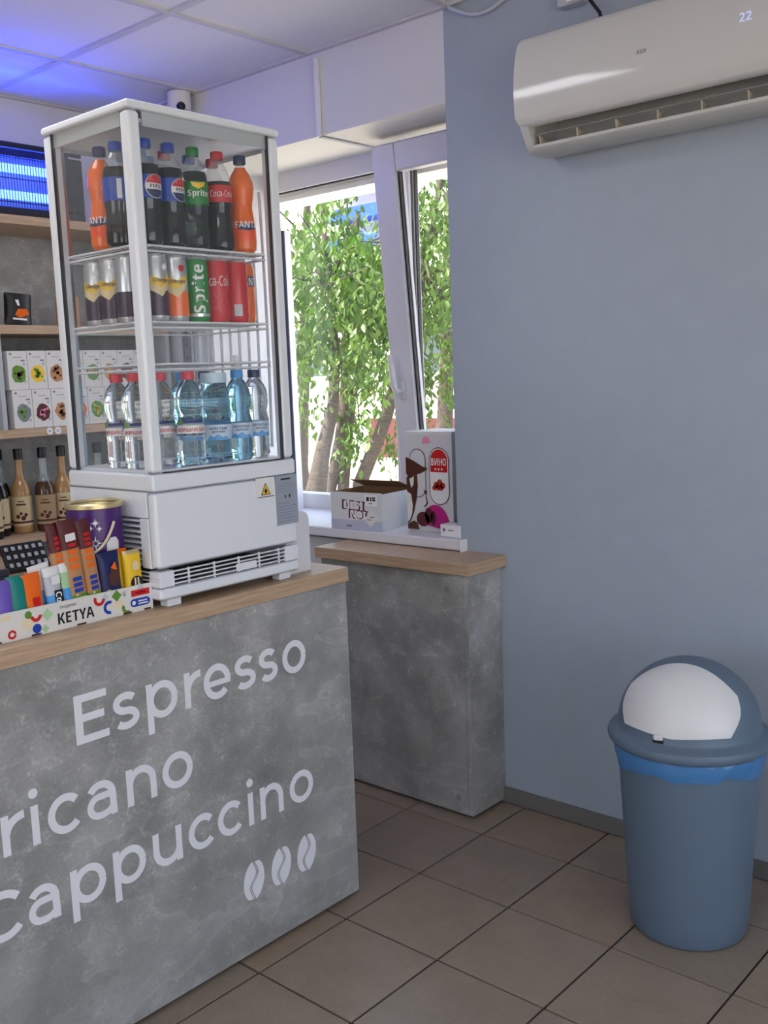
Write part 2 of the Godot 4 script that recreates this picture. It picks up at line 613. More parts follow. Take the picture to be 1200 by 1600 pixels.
# ------------------------------------------------------------------ the room
const RX0 := -4.4      # far side wall
const RZ1 := 4.4       # shop front

func build_room() -> void:
	# floor: grout bed with single tiles where the photograph shows them
	var fl := struct("floor", bx(Vector3(RX0 - 0.2, -0.12, BZ - 0.2), Vector3(1.3, -0.006, RZ1 + 0.2)), M.grout, Vector3.ZERO, "beige ceramic tile floor with dark grout joints", "floor")
	var s := 0.3086
	var x0 := -0.1185
	var z0 := 0.0599
	var g := 0.0028
	var rest := MB.new()
	var shapes := {}
	var tones := [M.tile, M.tile_warm, M.tile_cool]
	rng.seed = 7
	for i in range(-15, 4):
		for j in range(-7, 16):
			var ax := maxf(x0 + i * s + g, RX0)
			var bx_ := minf(x0 + (i + 1) * s - g, WX + 0.0)
			var az := maxf(z0 + j * s + g, BZ)
			var bz := minf(z0 + (j + 1) * s - g, RZ1)
			if bx_ - ax < 0.01 or bz - az < 0.01:
				continue
			var near := ax > -0.9 and az > -1.2 and bz < 1.75
			if near:
				var key := "%.4f %.4f" % [bx_ - ax, bz - az]
				if not shapes.has(key):
					shapes[key] = bx(Vector3(0, -0.006, 0), Vector3(bx_ - ax, 0, bz - az), 0.0012).mesh()
				part(fl, "tile", shapes[key], tones[rng.randi() % 3], Vector3(ax, 0, az))
			else:
				rest.box(Vector3(ax, -0.006, az), Vector3(bx_, 0, bz))
	var rp := part(fl, "outer_tiles", rest, M.tile)
	rp.set_meta("kind", "stuff")
	# ceiling: slab above, tiles in a grid of bars
	var ce := struct("ceiling", bx(Vector3(RX0 - 0.2, CEIL + 0.03, BZ - 0.2), Vector3(1.3, CEIL + 0.2, RZ1 + 0.2)), M.white_wall, Vector3.ZERO, "suspended ceiling of white square panels in a metal grid", "ceiling")
	var cx0 := 0.145
	var cz0 := -0.785
	var p := 0.6
	var crest := MB.new()
	var cs := {}
	var lit := {Vector2i(-2, 0): true, Vector2i(-5, 3): true}
	for i in range(-8, 2):
		for j in range(-2, 9):
			var ax := maxf(cx0 + i * p, RX0)
			var bx2 := minf(cx0 + (i + 1) * p, WX)
			var az := maxf(cz0 + j * 0.62, BZ)
			var bz := minf(cz0 + (j + 1) * 0.62, RZ1)
			if bx2 - ax < 0.03 or bz - az < 0.03:
				continue
			if lit.has(Vector2i(i, j)):
				continue
			if i >= -1 and j <= 1:
				var key := "%.3f %.3f" % [bx2 - ax, bz - az]
				if not cs.has(key):
					cs[key] = bx(Vector3(0.006, 0.004, 0.006), Vector3(bx2 - ax - 0.006, 0.024, bz - az - 0.006)).mesh()
				part(ce, "ceiling_panel", cs[key], M.ceiling, Vector3(ax, CEIL, az))
			else:
				crest.box(Vector3(ax + 0.006, CEIL + 0.004, az + 0.006), Vector3(bx2 - 0.006, CEIL + 0.024, bz - 0.006))
	part(ce, "outer_panels", crest, M.ceiling).set_meta("kind", "stuff")
	for i in range(-7, 2):
		part(ce, "grid_bar", bx(Vector3(cx0 + i * p - 0.012, CEIL - 0.002, BZ), Vector3(cx0 + i * p + 0.012, CEIL + 0.028, RZ1)), M.ceiling_bar) if cx0 + i * p < WX - 0.02 else null
	for j in range(-1, 9):
		part(ce, "grid_bar", bx(Vector3(RX0, CEIL - 0.0025, cz0 + j * 0.62 - 0.012), Vector3(WX, CEIL + 0.0275, cz0 + j * 0.62 + 0.012)), M.ceiling_bar)
	part(ce, "edge_angle", bx(Vector3(WX - 0.02, CEIL - 0.003, BZ), Vector3(WX, CEIL + 0.02, RZ1)), M.ceiling_bar)
	part(ce, "edge_angle", bx(Vector3(RX0, CEIL - 0.003, BZ), Vector3(WX - 0.02, CEIL + 0.02, BZ + 0.02)), M.ceiling_bar)
	led_panel(cx0 - 2 * p + 0.3, cz0 + 0.31, "square white LED panel in the ceiling above the counter")
	for q in [[-5, 3]]:
		led_panel(cx0 + q[0] * p + 0.3, cz0 + q[1] * 0.62 + 0.31, "square white LED panel in the ceiling over the shop floor")
	# walls
	var wr := struct("wall_right", bx(Vector3(WX, 0, WZ), Vector3(1.3, CEIL + 0.05, RZ1)), M.blue_wall, Vector3.ZERO, "smooth wall painted dusty grey blue", "wall")
	var ww := MB.new()
	ww.box(Vector3(WX, 0, BZ - 0.2), Vector3(1.14, 0.835, WZ))
	ww.box(Vector3(WX, 2.285, BZ - 0.2), Vector3(1.3, CEIL + 0.05, WZ))
	ww.box(Vector3(WX, 0.835, BZ - 0.2), Vector3(FX, 2.285, -1.42))
	ww.box(Vector3(FX, 0.835, BZ - 0.2), Vector3(1.3, 2.285, -1.60))
	ww.box(Vector3(1.14, -0.62, BZ - 0.2), Vector3(1.3, 0.86, WZ))
	var wn := struct("wall_window", ww, M.white_wall, Vector3.ZERO, "white wall around the window recess", "wall")
	part(wn, "soffit_panel", bx(Vector3(WX, 2.279, -1.42), Vector3(FX, 2.285, WZ)), M.soffit)
	part(wn, "lintel", bx(Vector3(1.145, 2.180, -1.60), Vector3(1.3, 2.285, WZ)), M.soffit)
	part(wn, "joint_strip", bx(Vector3(WX - 0.014, 2.276, -0.757), Vector3(WX, 2.54, -0.737), 0.003), M.white)
	part(wn, "joint_strip", bx(Vector3(WX, 2.273, -0.757), Vector3(1.06, 2.279, -0.737), 0.002), M.light_grey)
	struct("wall_back", bx(Vector3(RX0, 0, BZ - 0.2), Vector3(WX, CEIL + 0.05, BZ)), M.white_wall, Vector3.ZERO, "white plaster wall behind the shelving", "wall")
	var wl := MB.new()
	wl.box(Vector3(RX0 - 0.2, -0.62, BZ - 0.2), Vector3(RX0, 0.85, RZ1 + 0.2))
	wl.box(Vector3(RX0 - 0.2, 2.4, BZ - 0.2), Vector3(RX0, CEIL + 0.05, RZ1 + 0.2))
	wl.box(Vector3(RX0 - 0.2, 0.85, BZ - 0.2), Vector3(RX0, 2.4, -0.6))
	wl.box(Vector3(RX0 - 0.2, 0.85, 1.56), Vector3(RX0, 2.4, RZ1 + 0.2))
	var w3 := MB.new()
	for z in [-0.6, 0.45, 1.5]:
		w3.box(Vector3(RX0 - 0.12, 0.85, z), Vector3(RX0 - 0.05, 2.4, z + 0.06))
	for y in [0.85, 2.34]:
		w3.box(Vector3(RX0 - 0.12, y, -0.6), Vector3(RX0 - 0.05, y + 0.06, 1.56))
	var win3 := struct("window_3", w3, M.pvc, Vector3.ZERO, "wide white framed window in the side wall of the shop", "window")
	for z in [-0.54, 0.51]:
		part(win3, "pane", sheet(0, RX0 - 0.08, Vector2(z, 0.91), Vector2(z + 0.99, 2.34)), M.window_pane)
	struct("ground_side", bx(Vector3(-40, GY - 0.2, -40), Vector3(RX0 - 0.2, GY, RZ1 + 0.2)), M.ground, Vector3.ZERO, "pale pavement beside the shop", "ground")
	struct("wall_left", wl, M.white_wall, Vector3.ZERO, "white side wall of the shop", "wall")
	# shop front with a wide glazed opening that lets the daylight in
	var wf := MB.new()
	wf.box(Vector3(RX0, -0.62, RZ1), Vector3(1.3, 0.35, RZ1 + 0.2))
	wf.box(Vector3(RX0, 2.4, RZ1), Vector3(1.3, CEIL + 0.05, RZ1 + 0.2))
	wf.box(Vector3(RX0, 0.35, RZ1), Vector3(-4.1, 2.4, RZ1 + 0.2))
	wf.box(Vector3(0.35, 0.35, RZ1), Vector3(1.3, 2.4, RZ1 + 0.2))
	struct("wall_front", wf, M.white_wall, Vector3.ZERO, "shop front wall with a wide window", "wall")
	var w2 := MB.new()
	for x in [-4.1, -2.6, -1.1, 0.29]:
		w2.box(Vector3(x, 0.35, RZ1 + 0.05), Vector3(x + 0.06, 2.4, RZ1 + 0.12))
	for y in [0.35, 2.34]:
		w2.box(Vector3(-4.1, y, RZ1 + 0.05), Vector3(0.35, y + 0.06, RZ1 + 0.12))
	var win2 := struct("window_2", w2, M.pvc, Vector3.ZERO, "wide white framed shop front window", "window")
	for x in [-4.04, -2.54, -1.04]:
		part(win2, "pane", sheet(2, RZ1 + 0.08, Vector2(x, 0.41), Vector2(x + 1.44 if x < -1.1 else 0.29, 2.34)), M.window_pane)
	# skirting along the blue wall
	struct("baseboard_right", bx(Vector3(WX - 0.012, 0.0005, -0.035), Vector3(WX, 0.055, RZ1), 0.004), M.baseboard, Vector3.ZERO, "narrow grey skirting along the blue wall", "baseboard")
	build_window()

func bar(parent: Node, called: String, lo: Vector3, hi: Vector3, m: Material, r := 0.004) -> MeshInstance3D:
	return part(parent, called, bx(lo, hi, r), m)

func build_window() -> void:
	var w := Node3D.new()
	w.name = "window_1"
	add_child(w)
	w.set_meta("kind", "structure")
	w.set_meta("label", "white plastic window with a tilted opening sash")
	w.set_meta("category", "window")
	var x0 := FX
	var x1 := FX + 0.06
	bar(w, "frame_head", Vector3(x0, 2.205, -1.60), Vector3(x1, 2.285, WZ), M.pvc)
	bar(w, "frame_bottom", Vector3(x0, 0.875, -1.60), Vector3(x1, 0.945, WZ), M.pvc)
	bar(w, "frame_side", Vector3(x0, 0.945, -1.60), Vector3(x1, 2.205, -1.53), M.pvc)
	bar(w, "frame_side", Vector3(x0, 0.945, WZ - 0.06), Vector3(x1, 2.205, WZ), M.pvc)
	bar(w, "mullion", Vector3(x0, 0.945, -0.735), Vector3(x1, 2.205, -0.630), M.pvc)
	# fixed light between side and mullion
	part(w, "pane", sheet(0, x0 + 0.03, Vector2(-1.55, 0.94), Vector2(-0.74, 2.21)), M.window_pane)
	var gk := MB.new()
	gk.box(Vector3(x0 + 0.012, 2.200, -1.53), Vector3(x0 + 0.03, 2.205, -0.735))
	gk.box(Vector3(x0 + 0.012, 0.945, -0.630), Vector3(x0 + 0.02, 2.205, -0.626))
	gk.box(Vector3(x0 + 0.03, 0.945, -0.630), Vector3(x0 + 0.045, 2.205, -0.623))
	part(w, "gasket", gk, M.gasket)
	part(w, "outer_sill", bx(Vector3(1.14, 0.86, -1.60), Vector3(1.36, 0.872, WZ)), M.light_grey)
	# opening sash, hinged at its foot and tilted into the room
	var s := Node3D.new()
	s.name = "sash"
	w.add_child(s)
	s.position = Vector3(x0 - 0.004, 0.915, 0)
	s.rotation.z = 0.082
	var zl := -0.672
	var zr := WZ - 0.035
	var top := 1.345
	bar(s, "stile", Vector3(-0.045, 0, zl), Vector3(0.018, top, zl + 0.105), M.pvc, 0.006)
	bar(s, "stile", Vector3(-0.045, 0, zr - 0.08), Vector3(0.018, top, zr), M.pvc, 0.006)
	bar(s, "rail", Vector3(-0.0445, top - 0.1, zl + 0.105), Vector3(0.018, top, zr - 0.08), M.pvc, 0.006)
	bar(s, "rail", Vector3(-0.0445, 0, zl + 0.105), Vector3(0.018, 0.085, zr - 0.08), M.pvc, 0.006)
	var g := MB.new()
	g.box(Vector3(-0.030, 0.085, zl + 0.105), Vector3(-0.022, top - 0.1, zl + 0.1115))
	g.box(Vector3(-0.012, 0.085, zl + 0.105), Vector3(-0.007, top - 0.1, zl + 0.109))
	part(s, "gasket", g, M.gasket)
	part(s, "pane", sheet(0, -0.014, Vector2(zl + 0.1, 0.08), Vector2(zr - 0.075, top - 0.095)), M.dusty_pane)
	# handle, pointing up on the stile
	var h := MB.new()
	h.box(Vector3(-0.053, 0.43, zl + 0.036), Vector3(-0.045, 0.50, zl + 0.066), 0.003)
	h.tube([Vector3(-0.05, 0.465, zl + 0.051), Vector3(-0.085, 0.468, zl + 0.051), Vector3(-0.092, 0.49, zl + 0.05), Vector3(-0.092, 0.60, zl + 0.044)], [0.011, 0.011, 0.012, 0.010], 10)
	part(s, "handle", h, M.pvc)
	# window board
	var sill := struct("trim_1", bx(Vector3(0.71, 0.845, -1.42), Vector3(FX, 0.882, -0.155), 0.006), M.pvc, Vector3.ZERO, "white plastic window sill board", "window sill")
	part(sill, "end_cap", bx(Vector3(0.706, 0.842, -0.155), Vector3(WX, 0.885, -0.150), 0.002), M.white)
	# tall narrow board in the recess
	var b := thing("upright_board", "tall narrow navy board with white edge upright in the window recess", "board", Vector3(1.0, 0.882, -1.247))
	part(b, "core", bx(Vector3(-0.002, 0, -0.02), Vector3(0.03, 1.15, 0.022)), M.pvc)
	part(b, "facing", bx(Vector3(-0.006, 0, -0.02), Vector3(-0.002, 1.15, 0.02)), mat(Color(0.20, 0.24, 0.34), 0.5))

# ------------------------------------------------------------------ counters
const LW := 0.0166     # width of the vinyl strokes
const XH := 0.0835     # height of the small letters

func arc_to(pts: Array, more: Array) -> Array:
	var o := pts.duplicate()
	o.append_array(more)
	return o

func glyph(ch: String, x0: float, x1: float, y: float) -> MB:
	var b := MB.new()
	var h := LW / 2.0
	var l := x0 + h
	var r := x1 - h
	var cx := (x0 + x1) / 2.0
	var rx := (x1 - x0) / 2.0 - h
	var cy := y + XH / 2.0
	var ry := XH / 2.0 - h + 0.001
	var cap := 0.106
	match ch:
		"o":
			b.stroke(ell(cx, cy, rx, ry, 0, 360, 40), LW)
		"c":
			b.stroke(ell(l + 0.0335, cy, 0.0335, ry, 42, 318, 32), LW)
		"C":
			b.stroke(ell(l + 0.047, y + cap / 2, 0.047, cap / 2 - h, 42, 318, 36), LW)
		"e":
			b.stroke(ell(cx, cy, rx, ry, -1, 318, 36), LW)
			b.stroke([Vector2(l, cy - 0.003), Vector2(r + h * 0.9, cy - 0.003)], LW * 0.8)
		"p":
			b.stroke(ell(r - 0.0325, cy, 0.0325, ry, 0, 360, 36), LW)
			b.stroke([Vector2(l, y - 0.031), Vector2(l, y + XH)], LW)
		"a":
			var pts := ell(cx - 0.001, y + XH - h - 0.026, rx, 0.026, 150, 0, 16)
			pts.append(Vector2(r, y))
			b.stroke(pts, LW)
			var bowl := [Vector2(r, y + 0.0495), Vector2(l + 0.022, y + 0.0495)]
			bowl.append_array(ell(l + 0.022, y + 0.0285, 0.022, 0.0208, 95, 268, 14))
			bowl.append_array(ell(l + 0.026, y + 0.0335, 0.034, 0.0262, -85, -18, 8))
			b.stroke(bowl, LW * 0.92)
		"n":
			b.stroke([Vector2(l, y), Vector2(l, y + XH)], LW)
			var pts := ell(cx, y + XH - h - 0.031, rx, 0.032, 178, 0, 18)
			pts.append(Vector2(r, y))
			b.stroke(pts, LW)
		"u":
			b.stroke([Vector2(r, y), Vector2(r, y + XH)], LW)
			var pts := [Vector2(l, y + XH)]
			pts.append_array(ell(cx, y + h + 0.031, rx, 0.032, 180, 358, 18))
			b.stroke(pts, LW)
		"m":
			b.stroke([Vector2(l, y), Vector2(l, y + XH)], LW)
			for k in 2:
				var c2 := lerpf(l, r, 0.25 + 0.5 * k)
				var pts := ell(c2, y + XH - h - 0.031, (r - l) / 4.0, 0.032, 178, 0, 18)
				pts.append(Vector2(c2 + (r - l) / 4.0, y))
				b.stroke(pts, LW)
		"r":
			b.stroke([Vector2(l, y), Vector2(l, y + XH)], LW)
			b.stroke(ell(x1 + 0.002, y + 0.042, x1 - l, XH - h - 0.042, 175, 90, 12), LW)
		"i":
			b.stroke([Vector2(cx, y), Vector2(cx, y + XH)], LW)
			b.face(disc2(cx, y + 0.109, 0.0105, 0.0105))
		"s":
			var sx := (x1 - x0) / 2.0 - h
			var sy := (XH - 2 * h) / 4.0
			var pts := ell(cx, y + XH - h - sy, sx * 0.95, sy, 32, 262, 18)
			pts.append_array(ell(cx, y + h + sy, sx, sy, 82, -145, 18))
			b.stroke(pts, LW)
		"E":
			b.stroke([Vector2(l + 0.001, y), Vector2(l + 0.001, y + cap)], LW * 1.1)
			b.stroke([Vector2(l, y + h), Vector2(x1, y + h)], LW)
			b.stroke([Vector2(l, y + cap - h), Vector2(x1 - 0.002, y + cap - h)], LW)
			b.stroke([Vector2(l, y + cap * 0.52), Vector2(x1 - 0.010, y + cap * 0.52)], LW)
		"A":
			b.stroke([Vector2(l, y), Vector2(cx, y + cap)], LW)
			b.stroke([Vector2(r, y), Vector2(cx, y + cap)], LW)
			b.stroke([Vector2(lerpf(l, cx, 0.3), y + 0.03), Vector2(lerpf(r, cx, 0.3), y + 0.03)], LW)
	return b

func build_counter() -> void:
	var c := thing("service_counter", "long service counter with concrete look front, white coffee lettering and pale oak top", "counter")
	part(c, "front_panel", bx(Vector3(-2.5, 0.012, -0.022), Vector3(-0.0005, 0.891, 0.0), 0.0012), M.concrete)
	part(c, "end_panel", bx(Vector3(-0.022, 0.012, -0.60), Vector3(0.0, 0.891, -0.0225)), M.concrete)
	part(c, "plinth", bx(Vector3(-2.46, 0.0, -0.57), Vector3(-0.04, 0.0125, -0.04)), M.baseboard)
	part(c, "worktop", bx(Vector3(-2.52, 0.891, -0.62), Vector3(0.006, 0.929, 0.005), 0.0015), M.wood)
	part(c, "rear_shelf", bx(Vector3(-2.45, 0.45, -0.58), Vector3(-0.022, 0.468, -0.022)), M.white)
	var words := [
		[0.6895, [["E", -0.83, -0.75], ["s", -0.739, -0.672], ["p", -0.652, -0.568], ["r", -0.548, -0.502], ["e", -0.493, -0.412], ["s", -0.399, -0.333], ["s", -0.322, -0.26], ["o", -0.243, -0.162]]],
		[0.5135, [["A", -1.335, -1.235], ["m", -1.222, -1.115], ["e", -1.1, -1.02], ["r", -1.009, -0.961], ["i", -0.949, -0.924], ["c", -0.909, -0.83], ["a", -0.819, -0.745], ["n", -0.719, -0.641], ["o", -0.624, -0.539]]],
		[0.3425, [["C", -1.078, -0.984], ["a", -0.969, -0.897], ["p", -0.871, -0.786], ["p", -0.767, -0.683], ["u", -0.663, -0.583], ["c", -0.564, -0.487], ["c", -0.477, -0.40], ["i", -0.383, -0.363], ["n", -0.342, -0.265], ["o", -0.242, -0.158]]]]
	for w in words:
		for g in w[1]:
			part(c, "letter", glyph(g[0], g[1], g[2], w[0]), M.vinyl, Vector3(0, 0, 0.0006))
	for k in 3:
		var cx := [-0.376, -0.284, -0.194][k] as float
		var b := MB.new()
		b.xf = Transform3D(Basis(Vector3.BACK, -0.16), Vector3(cx, 0.199, 0.0006))
		var rx := 0.0335
		var ry := 0.052
		# two halves either side of a wavy slit, with a thin wave between
		var wave := func(t: float, off: float) -> Vector2:
			return Vector2(0.0085 * sin(t * 4.4) + off, t * ry)
		for s in [-1.0, 1.0]:
			var poly := PackedVector2Array()
			for i in 15:
				poly.append(wave.call(lerpf(-0.93, 0.93, i / 14.0), s * 0.0042))
			for i in 17:
				var t := lerpf(0.93, -0.93, i / 16.0)
				poly.append(Vector2(s * maxf(rx * sqrt(1.0 - t * t), 0.0068), t * ry))
			b.face(poly)
		var line := []
		for i in 13:
			line.append(wave.call(lerpf(-0.9, 0.85, i / 12.0), 0.0))
		b.stroke(line, 0.0016)
		part(c, "coffee_bean_print", b, M.vinyl)
	# low wall counter below the window sill
	var p := thing("low_counter", "low narrow concrete look counter with wooden top against the wall below the window", "counter")
	part(p, "side_panel", bx(Vector3(0.562, 0.012, -0.66), Vector3(0.58, 0.806, -0.0358)), M.concrete)
	part(p, "end_panel", bx(Vector3(0.562, 0.012, -0.0355), Vector3(WX - 0.0005, 0.806, -0.018), 0.001), M.concrete)
	part(p, "plinth", bx(Vector3(0.59, 0.0, -0.63), Vector3(WX - 0.014, 0.0125, -0.05)), M.baseboard)
	part(p, "back_panel", bx(Vector3(0.58, 0.02, -0.66), Vector3(WX - 0.001, 0.806, -0.645)), M.concrete)
	part(p, "worktop", bx(Vector3(0.542, 0.806, -0.672), Vector3(WX - 0.0005, 0.8435, 0.004), 0.0015), M.wood)
	for q in [[0.752, -0.098], [0.062, -0.078]]:
		var d := MB.new()
		d.xf = Transform3D(Basis(Vector3(0, 0, 1), PI / 2), Vector3(0.562, q[0], q[1]))
		d.lathe([Vector2(0.0105, 0.0), Vector2(0.0095, 0.0022), Vector2(0.0, 0.0026)], 14)
		part(p, "screw_cover", d, M.grey)

# ------------------------------------------------------------------ display fridge
func build_fridge() -> void:
	var W := 0.434
	var D := 0.342
	var t := thing("display_fridge", "tall white countertop glass display fridge on the service counter", "fridge", Vector3(-0.588, 0.929, -0.010))
	# own axes: x along the front, z negative towards the back
	# base
	for x in [0.045, W - 0.045]:
		for z in [-0.025, -D + 0.03]:
			part(t, "foot", bx(Vector3(x - 0.02, 0, z - 0.015), Vector3(x + 0.02, 0.02, z + 0.015), 0.003), M.pvc)
	part(t, "base_rail", bx(Vector3(0, 0.018, -D), Vector3(W, 0.047, 0), 0.008), M.fridge_white)
	part(t, "base_pan", bx(Vector3(0.012, 0.0472, -D + 0.012), Vector3(W - 0.012, 0.0490, -0.0125)), M.baseboard)
	part(t, "compressor", bx(Vector3(0.10, 0.0492, -D + 0.03), Vector3(W - 0.08, 0.20, -0.13), 0.03), M.grey)
	part(t, "machine_room_roof", bx(Vector3(0.02, 0.258, -D + 0.02), Vector3(W - 0.02, 0.265, -0.03)), M.grey)
	for k in 4:
		var y := 0.0515 + k * 0.0094
		var sl := MB.new()
		sl.box(Vector3(0.002, y, -0.008), Vector3(W - 0.002, y + 0.0034, -0.002), 0.001)
		sl.box(Vector3(0.002, y, -D + 0.02), Vector3(0.008, y + 0.0034, -0.008), 0.001)
		part(t, "grille_slat", sl, M.fridge_white)
	for x in [0.085, 0.16, 0.235, 0.30, 0.365]:
		part(t, "grille_post", bx(Vector3(x - 0.002, 0.047, -0.008), Vector3(x + 0.002, 0.085, -0.0032)), M.fridge_white)
	part(t, "grille_plate", bx(Vector3(0.225, 0.049, -0.006), Vector3(0.29, 0.068, -0.0012), 0.002), M.fridge_white)
	part(t, "grille_corner", bx(Vector3(0.385, 0.047, -0.012), Vector3(W - 0.003, 0.085, -0.0022), 0.002), M.fridge_white)
	part(t, "grille_corner", bx(Vector3(0.003, 0.047, -0.045), Vector3(0.045, 0.085, -0.0022), 0.003), M.fridge_white)
	# lower body shell with the vented cheek on the left
	part(t, "front_panel", bx(Vector3(0, 0.090, -0.03), Vector3(W, 0.265, 0), 0.010), M.fridge_white)
	part(t, "side_panel", bx(Vector3(W - 0.02, 0.047, -D), Vector3(W, 0.265, -0.03), 0.004), M.fridge_white)
	part(t, "back_panel", bx(Vector3(0.02, 0.047, -D), Vector3(W - 0.02, 0.265, -D + 0.02)), M.fridge_white)
	part(t, "side_panel", bx(Vector3(0, 0.205, -D), Vector3(0.02, 0.265, -0.03), 0.003), M.fridge_white)
	part(t, "side_panel", bx(Vector3(0, 0.047, -D), Vector3(0.02, 0.205, -D + 0.045), 0.003), M.fridge_white)
	part(t, "side_panel", bx(Vector3(0, 0.090, -0.062), Vector3(0.02, 0.205, -0.028), 0.003), M.fridge_white)
	for k in 9:
		var lo := MB.new()
		lo.xf = Transform3D(Basis(Vector3.BACK, 0.12), Vector3(0.010, 0.099 + k * 0.0125, 0))
		lo.box(Vector3(-0.009, -0.0026, -D + 0.045), Vector3(0.009, 0.0026, -0.062), 0.001)
		part(t, "vent_louver", lo, M.fridge_white)
	# rail that carries the glazing
	part(t, "lower_rail", bx(Vector3(-0.001, 0.2655, -D - 0.001), Vector3(W + 0.001, 0.3055, 0.001), 0.006), M.fridge_white)
	part(t, "interior_floor", bx(Vector3(0.02, 0.3055, -D + 0.02), Vector3(W - 0.02, 0.312, -0.02)), M.fridge_white)
	# corner posts and top cap
	for q in [[0.0, -0.036, 0.036, 0.0], [W - 0.036, -0.036, W, 0.0], [0.0, -D, 0.036, -D + 0.034], [W - 0.036, -D, W, -D + 0.034]]:
		part(t, "corner_post", bx(Vector3(q[0], 0.3055, q[1]), Vector3(q[2], 1.083, q[3]), 0.010), M.fridge_white)
	part(t, "top_cap", bx(Vector3(-0.002, 1.082, -D - 0.002), Vector3(W + 0.002, 1.101, 0.002), 0.006), M.fridge_white)
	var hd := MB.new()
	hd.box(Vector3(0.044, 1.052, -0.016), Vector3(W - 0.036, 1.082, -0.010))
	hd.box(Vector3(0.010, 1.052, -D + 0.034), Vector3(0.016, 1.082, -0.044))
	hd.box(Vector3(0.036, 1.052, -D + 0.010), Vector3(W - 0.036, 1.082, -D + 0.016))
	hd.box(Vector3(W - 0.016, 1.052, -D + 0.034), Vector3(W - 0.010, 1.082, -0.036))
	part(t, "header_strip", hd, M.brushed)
	part(t, "interior_ceiling", bx(Vector3(0.016, 1.060, -D + 0.016), Vector3(W - 0.016, 1.068, -0.016)), M.fridge_white)
	# four panes
	part(t, "pane", sheet(2, -0.006, Vector2(0.030, 0.300), Vector2(W - 0.026, 1.084)), M.pane)
	part(t, "pane", sheet(2, -D + 0.006, Vector2(0.032, 0.300), Vector2(W - 0.032, 1.084)), M.pane)
	part(t, "pane", sheet(0, 0.006, Vector2(-D + 0.03, 0.300), Vector2(-0.030, 1.084)), M.pane)
	part(t, "pane", sheet(0, W - 0.006, Vector2(-D + 0.03, 0.300), Vector2(-0.026, 1.084)), M.pane)
	var sp := MB.new()
	sp.box(Vector3(W - 0.0375, 0.3055, -0.013), Vector3(W - 0.0355, 1.082, -0.003))
	sp.box(Vector3(0.036, 0.3055, -0.013), Vector3(W - 0.036, 0.3075, -0.003))
	sp.box(Vector3(0.003, 0.3055, -D + 0.0335), Vector3(0.013, 1.082, -D + 0.0355))
	part(t, "glazing_seal", sp, mat(Color(0.20, 0.21, 0.22), 0.6))
	# air duct of upright ribs inside the window side
	for k in 7:
		var z := -0.05 - k * 0.036
		var rb := MB.new()
		var pts := []
		for i in 13:
			var y := 0.335 + i * 0.052
			pts.append(Vector3(W - 0.030 + 0.004 * sin(i * 0.26), y, z))
		rb.tube(pts, 0.0035, 6)
		part(t, "duct_rib", rb, M.white_wire)
	# three wire shelves
	for y in [0.806, 0.640, 0.547]:
		var sh := Node3D.new()
		sh.name = numbered("wire_shelf", t)
		t.add_child(sh)
		sh.position = Vector3(0, y, 0)
		var rim := MB.new()
		var x0 := 0.026
		var x1 := W - 0.040
		var z0 := -0.030
		var z1 := -D + 0.03
		for h in [0.0, -0.012]:
			rim.tube([Vector3(x0, h, z0), Vector3(x1, h, z0)], 0.0028, 6)
			rim.tube([Vector3(x0, h, z1), Vector3(x1, h, z1)], 0.0028, 6)
			rim.tube([Vector3(x0, h, z0), Vector3(x0, h, z1)], 0.0028, 6)
			rim.tube([Vector3(x1, h, z0), Vector3(x1, h, z1)], 0.0028, 6)
		part(sh, "rim", rim, M.white_wire)
		var wires := MB.new()
		for k in 17:
			var x := lerpf(x0, x1, (k + 1) / 18.0)
			wires.tube([Vector3(x, -0.001, z0), Vector3(x, -0.001, z1)], 0.0016, 5)
		part(sh, "wire_grid", wires, M.white_wire)
	for x in [0.03, W - 0.045]:
		part(t, "shelf_rail", bx(Vector3(x, 0.312, -D + 0.018), Vector3(x + 0.012, 1.06, -D + 0.024)), M.chrome)
	# stickers on the front
	var warn := part(t, "warning_sticker", bx(Vector3(0.297, 0.215, 0.0), Vector3(0.357, 0.266, 0.0025)), M.white)
	print_on(warn, "triangle", [PackedVector2Array([Vector2(0.311, 0.224), Vector2(0.343, 0.224), Vector2(0.327, 0.254)])], M.black, Transform3D(Basis.IDENTITY, Vector3(0, 0, 0.0029)))
	print_on(warn, "triangle_filling", [PackedVector2Array([Vector2(0.3145, 0.226), Vector2(0.3395, 0.226), Vector2(0.327, 0.2495)])], M.yellow, Transform3D(Basis.IDENTITY, Vector3(0, 0, 0.0032)))
	print_on(warn, "flame_symbol", [disc2(0.327, 0.2335, 0.0045, 0.006, 10), rect2(0.300, 0.2185, 0.354, 0.2205)], M.black, Transform3D(Basis.IDENTITY, Vector3(0, 0, 0.0035)))
	var pan := part(t, "control_panel", bx(Vector3(0.361, 0.142, 0.0), Vector3(0.4325, 0.266, 0.0028)), mat(Color(0.60, 0.63, 0.68), 0.35))
	for pr in [rect2(0.378, 0.2545, 0.410, 0.2585), rect2(0.389, 0.209, 0.393, 0.217), rect2(0.403, 0.209, 0.408, 0.218)]:
		print_on(pan, "panel_print", [pr], M.black, Transform3D(Basis.IDENTITY, Vector3(0, 0, 0.0032)))
	var fine := []
	for k in 7:
		fine.append(rect2(0.366, 0.150 + k * 0.0075, 0.366 + [0.05, 0.06, 0.042, 0.057, 0.048, 0.06, 0.036][k], 0.1515 + k * 0.0075))
	for k in 4:
		fine.append(rect2(0.366, 0.225 + k * 0.0065, 0.366 + [0.058, 0.045, 0.06, 0.05][k], 0.2262 + k * 0.0065))
	print_on(pan, "fine_print", fine, mat(Color(0.47, 0.50, 0.55), 0.4), Transform3D(Basis.IDENTITY, Vector3(0, 0, 0.0031)))
